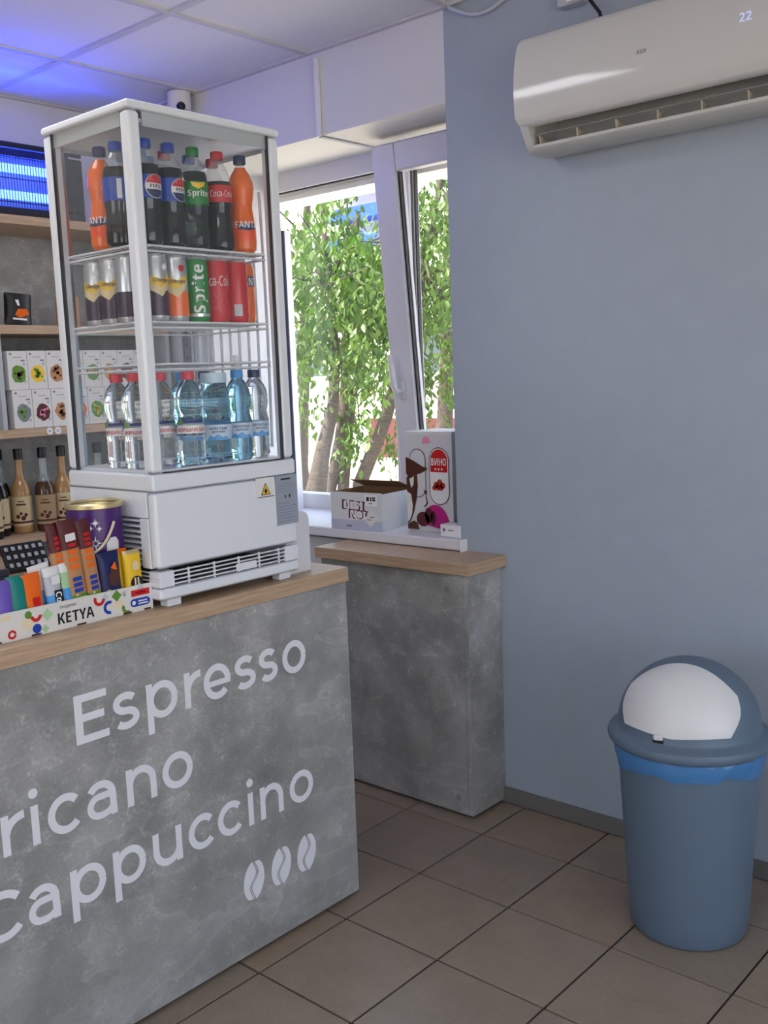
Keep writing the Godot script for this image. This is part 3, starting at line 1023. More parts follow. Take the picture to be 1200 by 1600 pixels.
	# spacer at the back of the machine, towards the window
	var sb := PackedVector2Array([Vector2(0, 0.0), Vector2(0.08, 0.0), Vector2(0.08, 0.135)])
	for i in 7:
		var a := PI / 2 * i / 6.0
		sb.append(Vector2(0.08 - 0.025 + 0.025 * cos(a), 0.135 + 0.025 * sin(a)))
	sb.append(Vector2(0, 0.18))
	var sm := MB.new()
	sm.xf = Transform3D(Basis.IDENTITY, Vector3(W, 0.0, -0.045))
	sm.prism(sb, -0.10, 0.0)
	part(t, "rear_spacer", sm, M.pvc)

# ------------------------------------------------------------------ bottles, cans
const SEG := 22

func bottle(kind: String, label: String, at: Vector3, turn: float) -> Node3D:
	var t := thing({"pepsi": "cola_bottle", "cola": "cola_bottle", "fanta": "orange_soda_bottle", "sprite": "lemonade_bottle"}[kind], label, "bottle", at, "soft drink bottles in the fridge", turn)
	var body := []
	var fill := 0.172
	if kind == "fanta":
		body = [Vector2(0.0, 0.001), Vector2(0.024, 0.001), Vector2(0.0305, 0.008), Vector2(0.0315, 0.022), Vector2(0.0300, 0.060), Vector2(0.0285, 0.085), Vector2(0.0258, 0.103), Vector2(0.0262, 0.118), Vector2(0.0300, 0.138), Vector2(0.0312, 0.152), Vector2(0.0290, 0.168), Vector2(0.0225, 0.184), Vector2(0.0150, 0.195), Vector2(0.0118, 0.202)]
		fill = 0.200
	elif kind == "cola":
		body = [Vector2(0.0, 0.001), Vector2(0.024, 0.001), Vector2(0.0310, 0.008), Vector2(0.0315, 0.030), Vector2(0.0290, 0.070), Vector2(0.0275, 0.088), Vector2(0.0300, 0.104), Vector2(0.0312, 0.112), Vector2(0.0312, 0.148), Vector2(0.0290, 0.164), Vector2(0.0235, 0.184), Vector2(0.0150, 0.200), Vector2(0.0118, 0.207)]
		fill = 0.158
	else:
		body = [Vector2(0.0, 0.001), Vector2(0.024, 0.001), Vector2(0.0310, 0.008), Vector2(0.0320, 0.030), Vector2(0.0305, 0.060), Vector2(0.0300, 0.080), Vector2(0.0318, 0.095), Vector2(0.0320, 0.100), Vector2(0.0320, 0.148), Vector2(0.0300, 0.165), Vector2(0.0235, 0.186), Vector2(0.0150, 0.202), Vector2(0.0118, 0.209)]
	var liq := []
	var shell := []
	var prev := Vector2.ZERO
	for i in body.size():
		var p: Vector2 = body[i]
		if p.y <= fill:
			liq.append(p)
		else:
			if shell.is_empty():
				var k := (fill - prev.y) / (p.y - prev.y)
				var c := prev.lerp(p, k)
				liq.append(c)
				liq.append(Vector2(0, fill))
				shell.append(c)
			shell.append(p)
		prev = p
	shell.append(Vector2(0.0118, 0.213))
	var lm: Material = {"pepsi": M.cola, "cola": M.cola, "fanta": M.orange, "sprite": M.lemonade}[kind]
	part(t, "filled_body", lt(liq, SEG), lm)
	part(t, "clear_neck", lt(shell, SEG), M.clear_pet)
	var cm: Material = {"pepsi": M.blue, "cola": M.red, "fanta": M.navy, "sprite": M.green}[kind]
	part(t, "cap", lt([Vector2(0.0148, 0.209), Vector2(0.0152, 0.212), Vector2(0.0150, 0.226), Vector2(0.0135, 0.228), Vector2(0.0, 0.228)], 18), cm)
	match kind:
		"pepsi":
			var l := part(t, "label", lt([Vector2(0.0324, 0.098), Vector2(0.0325, 0.149)], SEG), M.blue)
			wrap_patch(l, "emblem", disc2(0, 0, 0.0255, 0.0255, 28), 0.0328, 0.1235, 0.0, M.white)
			var top := PackedVector2Array()
			var low := PackedVector2Array()
			for i in 13:
				var a := lerpf(deg_to_rad(14), deg_to_rad(166), i / 12.0)
				top.append(Vector2(cos(a), sin(a)) * 0.0235)
				var a2 := lerpf(deg_to_rad(194), deg_to_rad(346), i / 12.0)
				low.append(Vector2(cos(a2), sin(a2)) * 0.0235)
			wrap_patch(l, "emblem_red", top, 0.0330, 0.1245, 0.0, M.red)
			wrap_patch(l, "emblem_blue", low, 0.0330, 0.1225, 0.0, M.navy)
			wrap_text(l, "PEPSI", 0.0080, 0.0332, 0.1235, 0.0, M.black, false, 1.0)
			wrap_patch(l, "nutrition_table", rect2(-0.005, -0.021, 0.006, 0.021), 0.0329, 0.124, -2.1, M.white)
		"cola":
			var l := part(t, "label", lt([Vector2(0.0316, 0.110), Vector2(0.0316, 0.149)], SEG), M.red)
			wrap_text(l, "Coca-Cola", 0.015, 0.0319, 0.130, 0.0, M.white, false, 0.72, false)
		"sprite":
			var l := part(t, "label", lt([Vector2(0.0324, 0.098), Vector2(0.0325, 0.149)], SEG), M.green)
			wrap_text(l, "Sprite", 0.019, 0.0330, 0.121, 0.0, M.white)
			wrap_patch(l, "emblem", PackedVector2Array([Vector2(-0.014, 0.0), Vector2(0.0, -0.006), Vector2(0.014, 0.0), Vector2(0.018, 0.010), Vector2(0.0, 0.007), Vector2(-0.018, 0.010)]), 0.0328, 0.138, 0.0, M.yellow)
		"fanta":
			var l := part(t, "label", lt([Vector2(0.0318, 0.030), Vector2(0.0308, 0.074)], SEG), mat(Color(0.95, 0.33, 0.07), 0.3))
			wrap_patch(l, "emblem", PackedVector2Array([Vector2(-0.024, -0.008), Vector2(0.0, -0.011), Vector2(0.023, -0.007), Vector2(0.025, 0.006), Vector2(0.0, 0.004), Vector2(-0.022, 0.006)]), 0.0322, 0.062, 0.0, M.navy)
			wrap_text(l, "FANTA", 0.0145, 0.0326, 0.065, 0.0, M.white)
	return t

func can(kind: String, label: String, at: Vector3, turn: float) -> Node3D:
	var t := thing("drink_can", label, "can", at, "slim drink cans in the fridge", turn)
	var r := 0.0285
	var tops := {"grape": M.silver, "orange_silver": M.silver, "sprite": M.green, "cola": M.red, "plain_red": M.red, "fanta": M.orange}
	part(t, "body", lt([Vector2(0.0, 0.002), Vector2(0.021, 0.002), Vector2(0.0245, 0.0), Vector2(r, 0.011), Vector2(r, 0.130), Vector2(0.0255, 0.141), Vector2(0.0262, 0.1445), Vector2(0.0250, 0.1445), Vector2(0.0240, 0.1415), Vector2(0.0, 0.1415)], SEG), tops[kind])
	part(t, "rim", lt([Vector2(0.0256, 0.1405), Vector2(0.0266, 0.143), Vector2(0.0258, 0.1452), Vector2(0.0248, 0.1445)], SEG), M.silver)
	part(t, "ring_pull", cbx(Vector3(0, 0.1428, 0.006), Vector3(0.013, 0.0016, 0.02), 0.0006), M.silver)
	match kind:
		"grape", "orange_silver":
			var low: Material = M.orange if kind == "orange_silver" else mat(Color(0.22, 0.08, 0.20), 0.3)
			part(t, "lower_print", lt([Vector2(r + 0.0003, 0.011), Vector2(r + 0.0003, 0.066)], SEG), low)
			wrap_patch(t, "swoosh", PackedVector2Array([Vector2(-0.026, -0.016), Vector2(0.0, -0.030), Vector2(0.026, 0.0), Vector2(0.026, 0.020), Vector2(0.0, 0.004), Vector2(-0.026, 0.016)]), r + 0.0005, 0.082, 0.0, M.cream)
			wrap_patch(t, "yellow_band", PackedVector2Array([Vector2(-0.024, -0.006), Vector2(0.0, -0.014), Vector2(0.024, 0.004), Vector2(0.024, 0.018), Vector2(0.0, 0.004), Vector2(-0.024, 0.012)]), r + 0.0007, 0.086, 0.0, M.yellow)
			wrap_text(t, "Schweppes", 0.0125, r + 0.0009, 0.087, 0.0, M.navy, false, 0.62)
			wrap_patch(t, "round_mark", disc2(0.010, 0.0, 0.0075, 0.0075, 14), r + 0.0005, 0.117, 0.0, M.red if kind == "orange_silver" else M.white)
		"sprite":
			wrap_text(t, "Sprite", 0.040, r + 0.0005, 0.074, 0.0, M.white, true, 1.0)
			part(t, "silver_band", lt([Vector2(r + 0.0003, 0.011), Vector2(r + 0.0003, 0.018)], SEG), M.silver)
		"cola":
			wrap_text(t, "Coca-Cola", 0.024, r + 0.0005, 0.095, 0.0, M.white, false, 0.6, false)
			var dots := MB.new()
			rng.seed = 91
			for k in 40:
				var a := rng.randf_range(-1.2, 1.2)
				dots.xf = Transform3D(Basis(Vector3.UP, a), Vector3(sin(a), 0, cos(a)) * (r + 0.0004) + Vector3(0, rng.randf_range(0.02, 0.075), 0))
				dots.face(disc2(0, 0, 0.0011, 0.0014, 6))
			part(t, "droplet_print", dots, M.pink)
		"plain_red":
			wrap_patch(t, "barcode", rect2(-0.010, -0.014, 0.010, 0.014), r + 0.0004, 0.028, -0.25, M.pale_grey)
		"fanta":
			wrap_patch(t, "emblem", PackedVector2Array([Vector2(-0.022, -0.013), Vector2(0.022, -0.010), Vector2(0.024, 0.014), Vector2(-0.02, 0.012)]), r + 0.0004, 0.100, 0.0, M.navy)
			wrap_text(t, "FANTA", 0.019, r + 0.0007, 0.100, 0.0, M.white, false, 0.75)
	return t

func water(kind: String, label: String, at: Vector3, turn: float) -> Node3D:
	var t := thing("water_bottle", label, "bottle", at, "water bottles on the fridge floor", turn)
	t.scale = Vector3(1, 0.962, 1)
	var prof := [Vector2(0.0, 0.004), Vector2(0.018, 0.003), Vector2(0.026, 0.001), Vector2(0.0315, 0.010)]
	for k in 7:
		prof.append(Vector2(0.0300 if k % 2 == 0 else 0.0318, 0.022 + k * 0.0075))
	prof.append_array([Vector2(0.0318, 0.074), Vector2(0.0318, 0.100), Vector2(0.0285, 0.112), Vector2(0.0270, 0.120), Vector2(0.0290, 0.130), Vector2(0.0318, 0.142), Vector2(0.0320, 0.160), Vector2(0.0290, 0.176), Vector2(0.0210, 0.193), Vector2(0.0135, 0.203), Vector2(0.0118, 0.210), Vector2(0.0, 0.210)])
	if kind == "wide":
		prof = [Vector2(0.0, 0.004), Vector2(0.026, 0.001), Vector2(0.0360, 0.010), Vector2(0.0345, 0.03), Vector2(0.0360, 0.05), Vector2(0.0360, 0.10), Vector2(0.0325, 0.112), Vector2(0.0355, 0.126), Vector2(0.0365, 0.150), Vector2(0.0345, 0.170), Vector2(0.0300, 0.186), Vector2(0.0290, 0.198), Vector2(0.0, 0.198)]
	part(t, "filled_body", lt(prof, SEG), M.water if kind in ["red", "clear"] else M.water_blue)
	var cm: Material = {"red": M.cap_red, "wide": mat(Color(0.78, 0.88, 0.94), 0.4), "sport": M.sky_blue, "plain_blue": M.sky_blue, "clear": M.navy}[kind]
	if kind == "wide":
		part(t, "cap", lt([Vector2(0.0305, 0.196), Vector2(0.0310, 0.199), Vector2(0.0308, 0.219), Vector2(0.029, 0.221), Vector2(0.0, 0.221)], 22), cm)
	else:
		part(t, "cap", lt([Vector2(0.0150, 0.206), Vector2(0.0155, 0.209), Vector2(0.0152, 0.224), Vector2(0.0140, 0.226), Vector2(0.0, 0.226)], 18), cm)
	if kind == "sport":
		part(t, "spout", lt([Vector2(0.0090, 0.226), Vector2(0.0085, 0.240), Vector2(0.0060, 0.246), Vector2(0.0065, 0.262), Vector2(0.0, 0.263)], 14), M.white)
	match kind:
		"red":
			var l := part(t, "label", lt([Vector2(0.0323, 0.078), Vector2(0.0323, 0.098)], SEG), M.white)
			part(l, "label_stripe", lt([Vector2(0.0324, 0.0935), Vector2(0.0324, 0.104)], SEG, 2.0, 5.0), M.blue)
			wrap_text(l, "МОРШИНСЬКА", 0.0085, 0.0326, 0.087, 0.0, M.red, false, 0.85)
			wrap_patch(l, "leaf_print", disc2(0, 0, 0.010, 0.007, 10), 0.0325, 0.105, -0.9, M.leaf_print)
		_:
			var lr := 0.0366 if kind == "wide" else 0.0323
			var l := part(t, "label", lt([Vector2(lr, 0.056), Vector2(lr, 0.094)], SEG), mat(Color(0.78, 0.86, 0.93), 0.4))
			wrap_text(l, "КАРПАТСЬКА", 0.006, lr + 0.0004, 0.085, 0.0, M.navy, false, 0.85)
			wrap_text(l, "ДЖЕРЕЛЬНА", 0.006, lr + 0.0004, 0.076, 0.0, M.navy, false, 0.85)
			wrap_patch(l, "mountain_print", PackedVector2Array([Vector2(-0.03, -0.010), Vector2(0.03, -0.010), Vector2(0.02, 0.0), Vector2(0.010, -0.003), Vector2(0.0, 0.005), Vector2(-0.012, -0.002), Vector2(-0.02, 0.003)]), lr + 0.0003, 0.066, 0.0, M.sky_blue)
	return t

func fill_fridge() -> void:
	var y := 0.929 + 0.806 + 0.003
	var f := 0.35
	# top shelf: soft drinks
	for q in [["pepsi", -0.512, -0.064, 0.05, "blue labelled cola bottle on the top fridge shelf, just behind the corner post"],
			["pepsi", -0.4455, -0.068, 0.22, "blue labelled cola bottle beside the green labelled bottle on the top fridge shelf"],
			["sprite", -0.378, -0.066, -0.35, "lemonade bottle with green label and cap on the top fridge shelf"],
			["cola", -0.306, -0.066, -0.40, "cola bottle with red label in the front row of the top fridge shelf"],
			["fanta", -0.236, -0.066, -0.35, "orange soda bottle with navy cap at the window end of the top fridge shelf"],
			["pepsi", -0.543, -0.128, 1.6, "blue labelled cola bottle on the top fridge shelf with its nutrition table showing"],
			["fanta", -0.541, -0.193, -1.2, "orange soda bottle on the top fridge shelf behind the side glass facing the shelves"]]:
		bottle(q[0], q[4], Vector3(q[1], y, q[2]), q[3])
	for q in [["pepsi", -0.475, -0.132, "blue capped soda bottle behind the two front cola bottles in the fridge"],
			["cola", -0.405, -0.134, "red capped soda bottle behind the green labelled bottle in the fridge"],
			["pepsi", -0.335, -0.134, "blue capped soda bottle behind the red labelled front bottle in the fridge"],
			["cola", -0.265, -0.134, "red capped soda bottle behind the orange soda bottle in the fridge"],
			["fanta", -0.470, -0.205, "orange soda bottle in the rear row of the top fridge shelf"],
			["pepsi", -0.400, -0.205, "dark cola bottle in the rear row of the top fridge shelf"]]:
		bottle(q[0], q[3], Vector3(q[1], y, q[2]), f)
	# middle shelf: slim cans
	y = 0.929 + 0.640 + 0.003
	for q in [["grape", -0.545, -0.235, -0.9, "silver and purple can on the middle fridge shelf, last along the side glass"],
			["grape", -0.545, -0.172, -0.9, "silver and purple can on the middle fridge shelf, second along the side glass"],
			["grape", -0.545, -0.110, 1.2, "silver and purple can with its print turned away on the middle fridge shelf"],
			["grape", -0.512, -0.056, -0.1, "silver and purple can on the middle fridge shelf beside the silver and orange can"],
			["orange_silver", -0.452, -0.062, -0.45, "silver and orange can with yellow band on the middle fridge shelf"],
			["sprite", -0.392, -0.062, -0.35, "green can with upright white lettering on the middle fridge shelf"],
			["cola", -0.332, -0.062, -0.65, "red can with white script lettering on the middle fridge shelf"],
			["plain_red", -0.272, -0.062, -0.35, "plain red can turned to its barcode on the middle fridge shelf"],
			["fanta", -0.222, -0.094, 0.05, "orange can with navy emblem on the middle fridge shelf"]]:
		can(q[0], q[4], Vector3(q[1], y, q[2]), q[3])
	# floor: water
	y = 0.929 + 0.312 + 0.0005
	for q in [["red", -0.545, -0.185, -0.9, "red capped water bottle on the fridge floor, last along the side glass"],
			["red", -0.545, -0.115, -0.5, "red capped water bottle by the side glass, next to the fridge corner post"],
			["red", -0.470, -0.122, -0.5, "red capped water bottle standing in the second row of the fridge floor"],
			["red", -0.440, -0.054, -0.6, "red capped water bottle in the front row of the fridge floor"],
			["wide", -0.359, -0.062, -0.55, "wide blue tinted water bottle with big pale cap on the fridge floor"],
			["sport", -0.286, -0.062, -0.5, "blue tinted water bottle with white drinking spout on the fridge floor"],
			["clear", -0.220, -0.075, -0.3, "clear water bottle with navy cap at the window end of the fridge floor"],
			["plain_blue", -0.395, -0.135, 0.0, "blue tinted water bottle in the second row behind the wide bottle"],
			["clear", -0.325, -0.138, 0.0, "clear water bottle with navy cap in the second row of the fridge floor"]]:
		water(q[0], q[4], Vector3(q[1], y, q[2]), q[3])

# ------------------------------------------------------------------ from a pixel of the photograph to a point on a plane
func on_plane(px: float, py: float, axis: int, value: float) -> Vector3:
	var f := Vector3(0.74037696, -0.13488856, -0.65851882)
	var u := Vector3(0.12629346, 0.99012662, -0.06082133)
	var r := f.cross(u)
	var o := Vector3(-1.8926, 1.4314, 1.8292)
	var d := f + r * ((px - 600.0) / 1563.2) - u * ((py - 800.0) / 1563.2)
	return o + d * ((value - o[axis]) / d[axis])

# basis of things printed on a face that looks to -x
func facing_window_side() -> Basis:
	return Basis(Vector3(0, 0, 1), Vector3(0, 1, 0), Vector3(-1, 0, 0))

# ------------------------------------------------------------------ air conditioner
func build_air_conditioner() -> void:
	var t := thing("air_conditioner", "white wall mounted air conditioner indoor unit on the blue wall", "air conditioner", Vector3(0, 0, 0))
	var z0 := 0.198
	var z1 := 1.03
	part(t, "chassis", bx(Vector3(0.602, 2.225, z0 + 0.012), Vector3(WX, 2.338, z1 - 0.012), 0.006), M.ac_matte)
	part(t, "duct_lining", bx(Vector3(0.722, 2.052, z0 + 0.03), Vector3(WX, 2.2248, z1 - 0.03)), M.ac_matte)
	part(t, "duct_roof", bx(Vector3(0.578, 2.218, z0 + 0.03), Vector3(0.722, 2.2248, z1 - 0.03)), M.ac_matte)
	var tray := MB.new()
	tray.prism(PackedVector2Array([Vector2(0.603, 2.058), Vector2(0.604, 2.050), Vector2(0.612, 2.044), Vector2(0.64, 2.038), Vector2(0.70, 2.036), Vector2(WX, 2.046), Vector2(WX, 2.0518), Vector2(0.676, 2.0518), Vector2(0.64, 2.054)]), z0 + 0.03, z1 - 0.03)
	part(t, "drip_tray", tray, M.ac_matte)
	for z in [z0 + 0.006, z1 - 0.0302]:
		var ck := MB.new()
		ck.prism(PackedVector2Array([Vector2(WX, 2.2248), Vector2(0.578, 2.2248), Vector2(0.568, 2.108), Vector2(0.600, 2.058), Vector2(0.612, 2.044), Vector2(0.64, 2.038), Vector2(0.70, 2.036), Vector2(WX, 2.046)]), z, z + 0.0242)
		part(t, "end_cheek", ck, M.ac_matte)
	# glossy front cover, gently bowed, with rounded corners
	var prof := [Vector2(0.604, 2.344), Vector2(0.590, 2.343), Vector2(0.580, 2.338), Vector2(0.572, 2.326), Vector2(0.564, 2.302), Vector2(0.557, 2.274), Vector2(0.5525, 2.246), Vector2(0.5500, 2.220), Vector2(0.5492, 2.200), Vector2(0.5495, 2.176), Vector2(0.5508, 2.152), Vector2(0.5528, 2.134), Vector2(0.5560, 2.124), Vector2(0.5615, 2.112), Vector2(0.5680, 2.104), Vector2(0.585, 2.102)]
	var nrm := []
	for i in prof.size():
		var d: Vector2 = prof[mini(i + 1, prof.size() - 1)] - prof[maxi(i - 1, 0)]
		nrm.append(Vector3(d.y, -d.x, 0).normalized())
	var inset := func(y: float) -> float:
		var R := 0.026
		var e := minf(2.344 - y, y - 2.102)
		return 0.0 if e >= R else R - sqrt(maxf(0.0, R * R - (R - e) * (R - e)))
	var fc := MB.new()
	var nz := 24
	for i in prof.size() - 1:
		var a: Vector2 = prof[i]
		var b: Vector2 = prof[i + 1]
		var ia: float = inset.call(a.y)
		var ib: float = inset.call(b.y)
		for k in nz:
			var s0 := float(k) / nz
			var s1 := float(k + 1) / nz
			var pa0 := Vector3(a.x, a.y, lerpf(z0 + ia, z1 - ia, s0))
			var pa1 := Vector3(a.x, a.y, lerpf(z0 + ia, z1 - ia, s1))
			var pb0 := Vector3(b.x, b.y, lerpf(z0 + ib, z1 - ib, s0))
			var pb1 := Vector3(b.x, b.y, lerpf(z0 + ib, z1 - ib, s1))
			fc.quad_n(pa0, pa1, pb1, pb0, nrm[i], nrm[i], nrm[i + 1], nrm[i + 1])
		# rounded returns at the two ends
		for e in [-1.0, 1.0]:
			var za := z0 + ia if e < 0 else z1 - ia
			var zb := z0 + ib if e < 0 else z1 - ib
			fc.quad_n(Vector3(a.x, a.y, za), Vector3(b.x, b.y, zb), Vector3(maxf(b.x, 0.612), b.y, zb), Vector3(maxf(a.x, 0.612), a.y, za), (nrm[i] + Vector3(0, 0, e)).normalized(), (nrm[i + 1] + Vector3(0, 0, e)).normalized(), Vector3(0, 0, e), Vector3(0, 0, e))
	part(t, "front_cover", fc, M.ac)
	# air guide flap and its upright vanes
	var fl := MB.new()
	fl.xf = Transform3D(Basis(Vector3.BACK, 0.25), Vector3(0.614, 2.087, 0))
	fl.box(Vector3(-0.016, -0.002, z0 + 0.034), Vector3(0.016, 0.002, z1 - 0.034), 0.001)
	part(t, "flap", fl, M.grey)
	for k in 7:
		var v := MB.new()
		v.prism(PackedVector2Array([Vector2(0.606, 2.056), Vector2(0.640, 2.054), Vector2(0.640, 2.070), Vector2(0.600, 2.080)]), -0.002, 0.002)
		part(t, "vane", v, mat(Color(0.70, 0.67, 0.58), 0.5), Vector3(0, 0, z0 + 0.05 + k * 0.118))
	var tx := part(t, "maker_mark", text_mesh("AUX", 0.010, true), M.grey)
	tx.transform = Transform3D(facing_window_side(), Vector3(0.5486, 2.216, 0.585))
	var dg := part(t, "temperature_display", text_mesh("22", 0.020, true), glow(Color(0.75, 0.78, 0.95), 0.42))
	dg.transform = Transform3D(facing_window_side(), Vector3(0.5488, 2.233, 0.850))
	# fittings above the unit
	var jb := thing("cable_box", "small grey plastic cable box high on the blue wall above the air conditioner", "cable box", Vector3(WX, 2.463, 0.285))
	part(jb, "housing", bx(Vector3(-0.035, -0.02, -0.045), Vector3(-0.0005, 0.03, 0.045), 0.006), M.pale_grey)
	part(jb, "clip", bx(Vector3(-0.040, -0.014, -0.010), Vector3(-0.035, -0.004, 0.035), 0.002), M.white)
	var cb := thing("black_cable", "short black cable hanging from the ceiling to the air conditioner", "cable", Vector3.ZERO)
	var c1 := MB.new()
	c1.tube([Vector3(0.70, 2.56, 0.325), Vector3(0.70, 2.50, 0.33), Vector3(0.695, 2.44, 0.352), Vector3(0.69, 2.39, 0.39), Vector3(0.69, 2.343, 0.40)], 0.005, 8)
	part(cb, "sheath", c1, M.black)
	var cw := thing("white_cable", "white cable sagging along the top of the blue wall beside the window recess", "cable", Vector3.ZERO)
	var c2 := MB.new()
	var pts := []
	for i in 13:
		var s := i / 12.0
		pts.append(Vector3(WX - 0.012, 2.556 - 0.05 * sin(s * PI), lerpf(-0.16, 0.10, s)))
	c2.tube(pts, 0.006, 8)
	part(cw, "sheath", c2, M.pale_grey)

# ------------------------------------------------------------------ swing lid bin
func build_bin() -> void:
	var at := Vector3(0.414, 0, 0.777)
	var t := thing("waste_bin", "round blue grey plastic waste bin with domed lid and white swing flap", "bin", at)
	part(t, "body", lt([Vector2(0, 0.004), Vector2(0.13, 0.001), Vector2(0.141, 0.004), Vector2(0.146, 0.014), Vector2(0.150, 0.06), Vector2(0.1640, 0.30), Vector2(0.176, 0.490), Vector2(0.177, 0.505), Vector2(0.171, 0.505), Vector2(0.160, 0.30), Vector2(0.142, 0.02), Vector2(0, 0.014)], 56), M.bin)
	# lid: rolled rim and dome
	var prof := [Vector2(0.182, 0.494), Vector2(0.192, 0.496), Vector2(0.1985, 0.503), Vector2(0.200, 0.513), Vector2(0.197, 0.522), Vector2(0.188, 0.528), Vector2(0.178, 0.532), Vector2(0.1745, 0.536)]
	for i in 15:
		var a := PI / 2 * i / 14.0
		prof.append(Vector2(0.1735 * cos(a), 0.538 + 0.166 * sin(a)))
	part(t, "lid", lt(prof, 64), M.bin)
	var fl := MB.new()
	var d := Vector3(sin(deg_to_rad(-79.0)), 0, cos(deg_to_rad(-79.0)))
	var l := Vector3.UP.cross(d)
	var P := func(s: float, e: float) -> Array:
		# s across, e up the dome; the outline narrows in a curve towards the top
		var w := s * (0.72 + 0.10 * sin(e * 2.4) - 0.06 * e * e * absf(s))
		var a := deg_to_rad(lerpf(5.0 + 4.0 * absf(s), 76.0 - 14.0 * s * s, e))
		var q := sqrt(1.0 - w * w)
		var nn := l * w + (d * cos(a) + Vector3.UP * sin(a)) * q
		return [Vector3(0, 0.538, 0) + nn * Vector3(0.1765, 0.1690, 0.1765), nn]
	var ns := 20
	var ne := 16
	for i in ns:
		for k in ne:
			var A: Array = P.call(-1.0 + 2.0 * i / ns, float(k) / ne)
			var B: Array = P.call(-1.0 + 2.0 * (i + 1) / ns, float(k) / ne)
			var C: Array = P.call(-1.0 + 2.0 * (i + 1) / ns, float(k + 1) / ne)
			var D: Array = P.call(-1.0 + 2.0 * i / ns, float(k + 1) / ne)
			fl.quad_n(A[0], B[0], C[0], D[0], A[1], B[1], C[1], D[1])
	# turned-down rim of the flap
	for i in ns:
		for e in [0.0, 1.0]:
			var A: Array = P.call(-1.0 + 2.0 * i / ns, e)
			var B: Array = P.call(-1.0 + 2.0 * (i + 1) / ns, e)
			var o := Vector3.DOWN if e == 0.0 else Vector3.UP
			fl.quad_n(A[0], B[0], B[0] - B[1] * 0.004, A[0] - A[1] * 0.004, o, o, o, o)
	for k in ne:
		for s in [-1.0, 1.0]:
			var A: Array = P.call(s, float(k) / ne)
			var B: Array = P.call(s, float(k + 1) / ne)
			fl.quad_n(A[0], B[0], B[0] - B[1] * 0.004, A[0] - A[1] * 0.004, l * s, l * s, l * s, l * s)
	part(t, "swing_flap", fl, M.bin_white)
	var tab := MB.new()
	tab.xf = Transform3D(Basis(l, Vector3.UP, d), Vector3(0, 0.548, 0) + d * 0.1735 + l * -0.030)
	tab.box(Vector3(-0.012, -0.004, -0.004), Vector3(0.012, 0.011, 0.005), 0.004)
	part(t, "finger_tab", tab, M.bin_white)
	var slot := MB.new()
	slot.xf = Transform3D(Basis(l, Vector3.UP, d), Vector3(0, 0.5410, 0) + d * 0.1725 + l * -0.030)
	slot.box(Vector3(-0.013, -0.003, -0.004), Vector3(0.013, 0.0035, 0.0035), 0.001)
	part(t, "finger_slot", slot, M.black)
	# plastic liner folded over the edge below the lid
	var bag := thing("bin_liner", "crinkled blue plastic liner folded over the rim of the waste bin", "bin liner", at)
	var b := MB.new()
	var seg := 96
	var rows := 7
	var R := func(k: int, j: int) -> Vector3:
		var a := TAU * (k % seg) / seg
		var v := float(j) / (rows - 1)
		var sag := 0.030 + 0.010 * sin(a * 2.0 + 0.6) + 0.006 * sin(a * 5.0 + 1.0) + 0.003 * sin(a * 13.0)
		if absf(wrapf(a - deg_to_rad(-65.0), -PI, PI)) < 1.2:
			sag += 0.010
		var y := 0.499 - v * (sag + 0.016)
		var base := lerpf(0.1640, 0.177, clampf((y - 0.30) / 0.19, 0, 1))
		var r := base + 0.004 + 0.004 * sin(v * PI) + 0.0016 * v * sin(a * 9.0 + v * 3.0) + 0.0008 * sin(a * 23.0 + v * 7.0)
		return Vector3(sin(a) * r, y, cos(a) * r)
	for k in seg:
		for j in rows - 1:
			var A: Vector3 = R.call(k, j)
			var B: Vector3 = R.call(k + 1, j)
			var C: Vector3 = R.call(k + 1, j + 1)
			var D: Vector3 = R.call(k, j + 1)
			var N := func(kk: int, jj: int) -> Vector3:
				var du: Vector3 = R.call(kk + 1, jj) - R.call(kk + seg - 1, jj)
				var dv: Vector3 = R.call(kk, mini(jj + 1, rows - 1)) - R.call(kk, maxi(jj - 1, 0))
				return dv.cross(du).normalized()
			b.quad_n(A, B, C, D, N.call(k, j), N.call(k + 1, j), N.call(k + 1, j + 1), N.call(k, j + 1))
	part(bag, "film", b, M.bag)

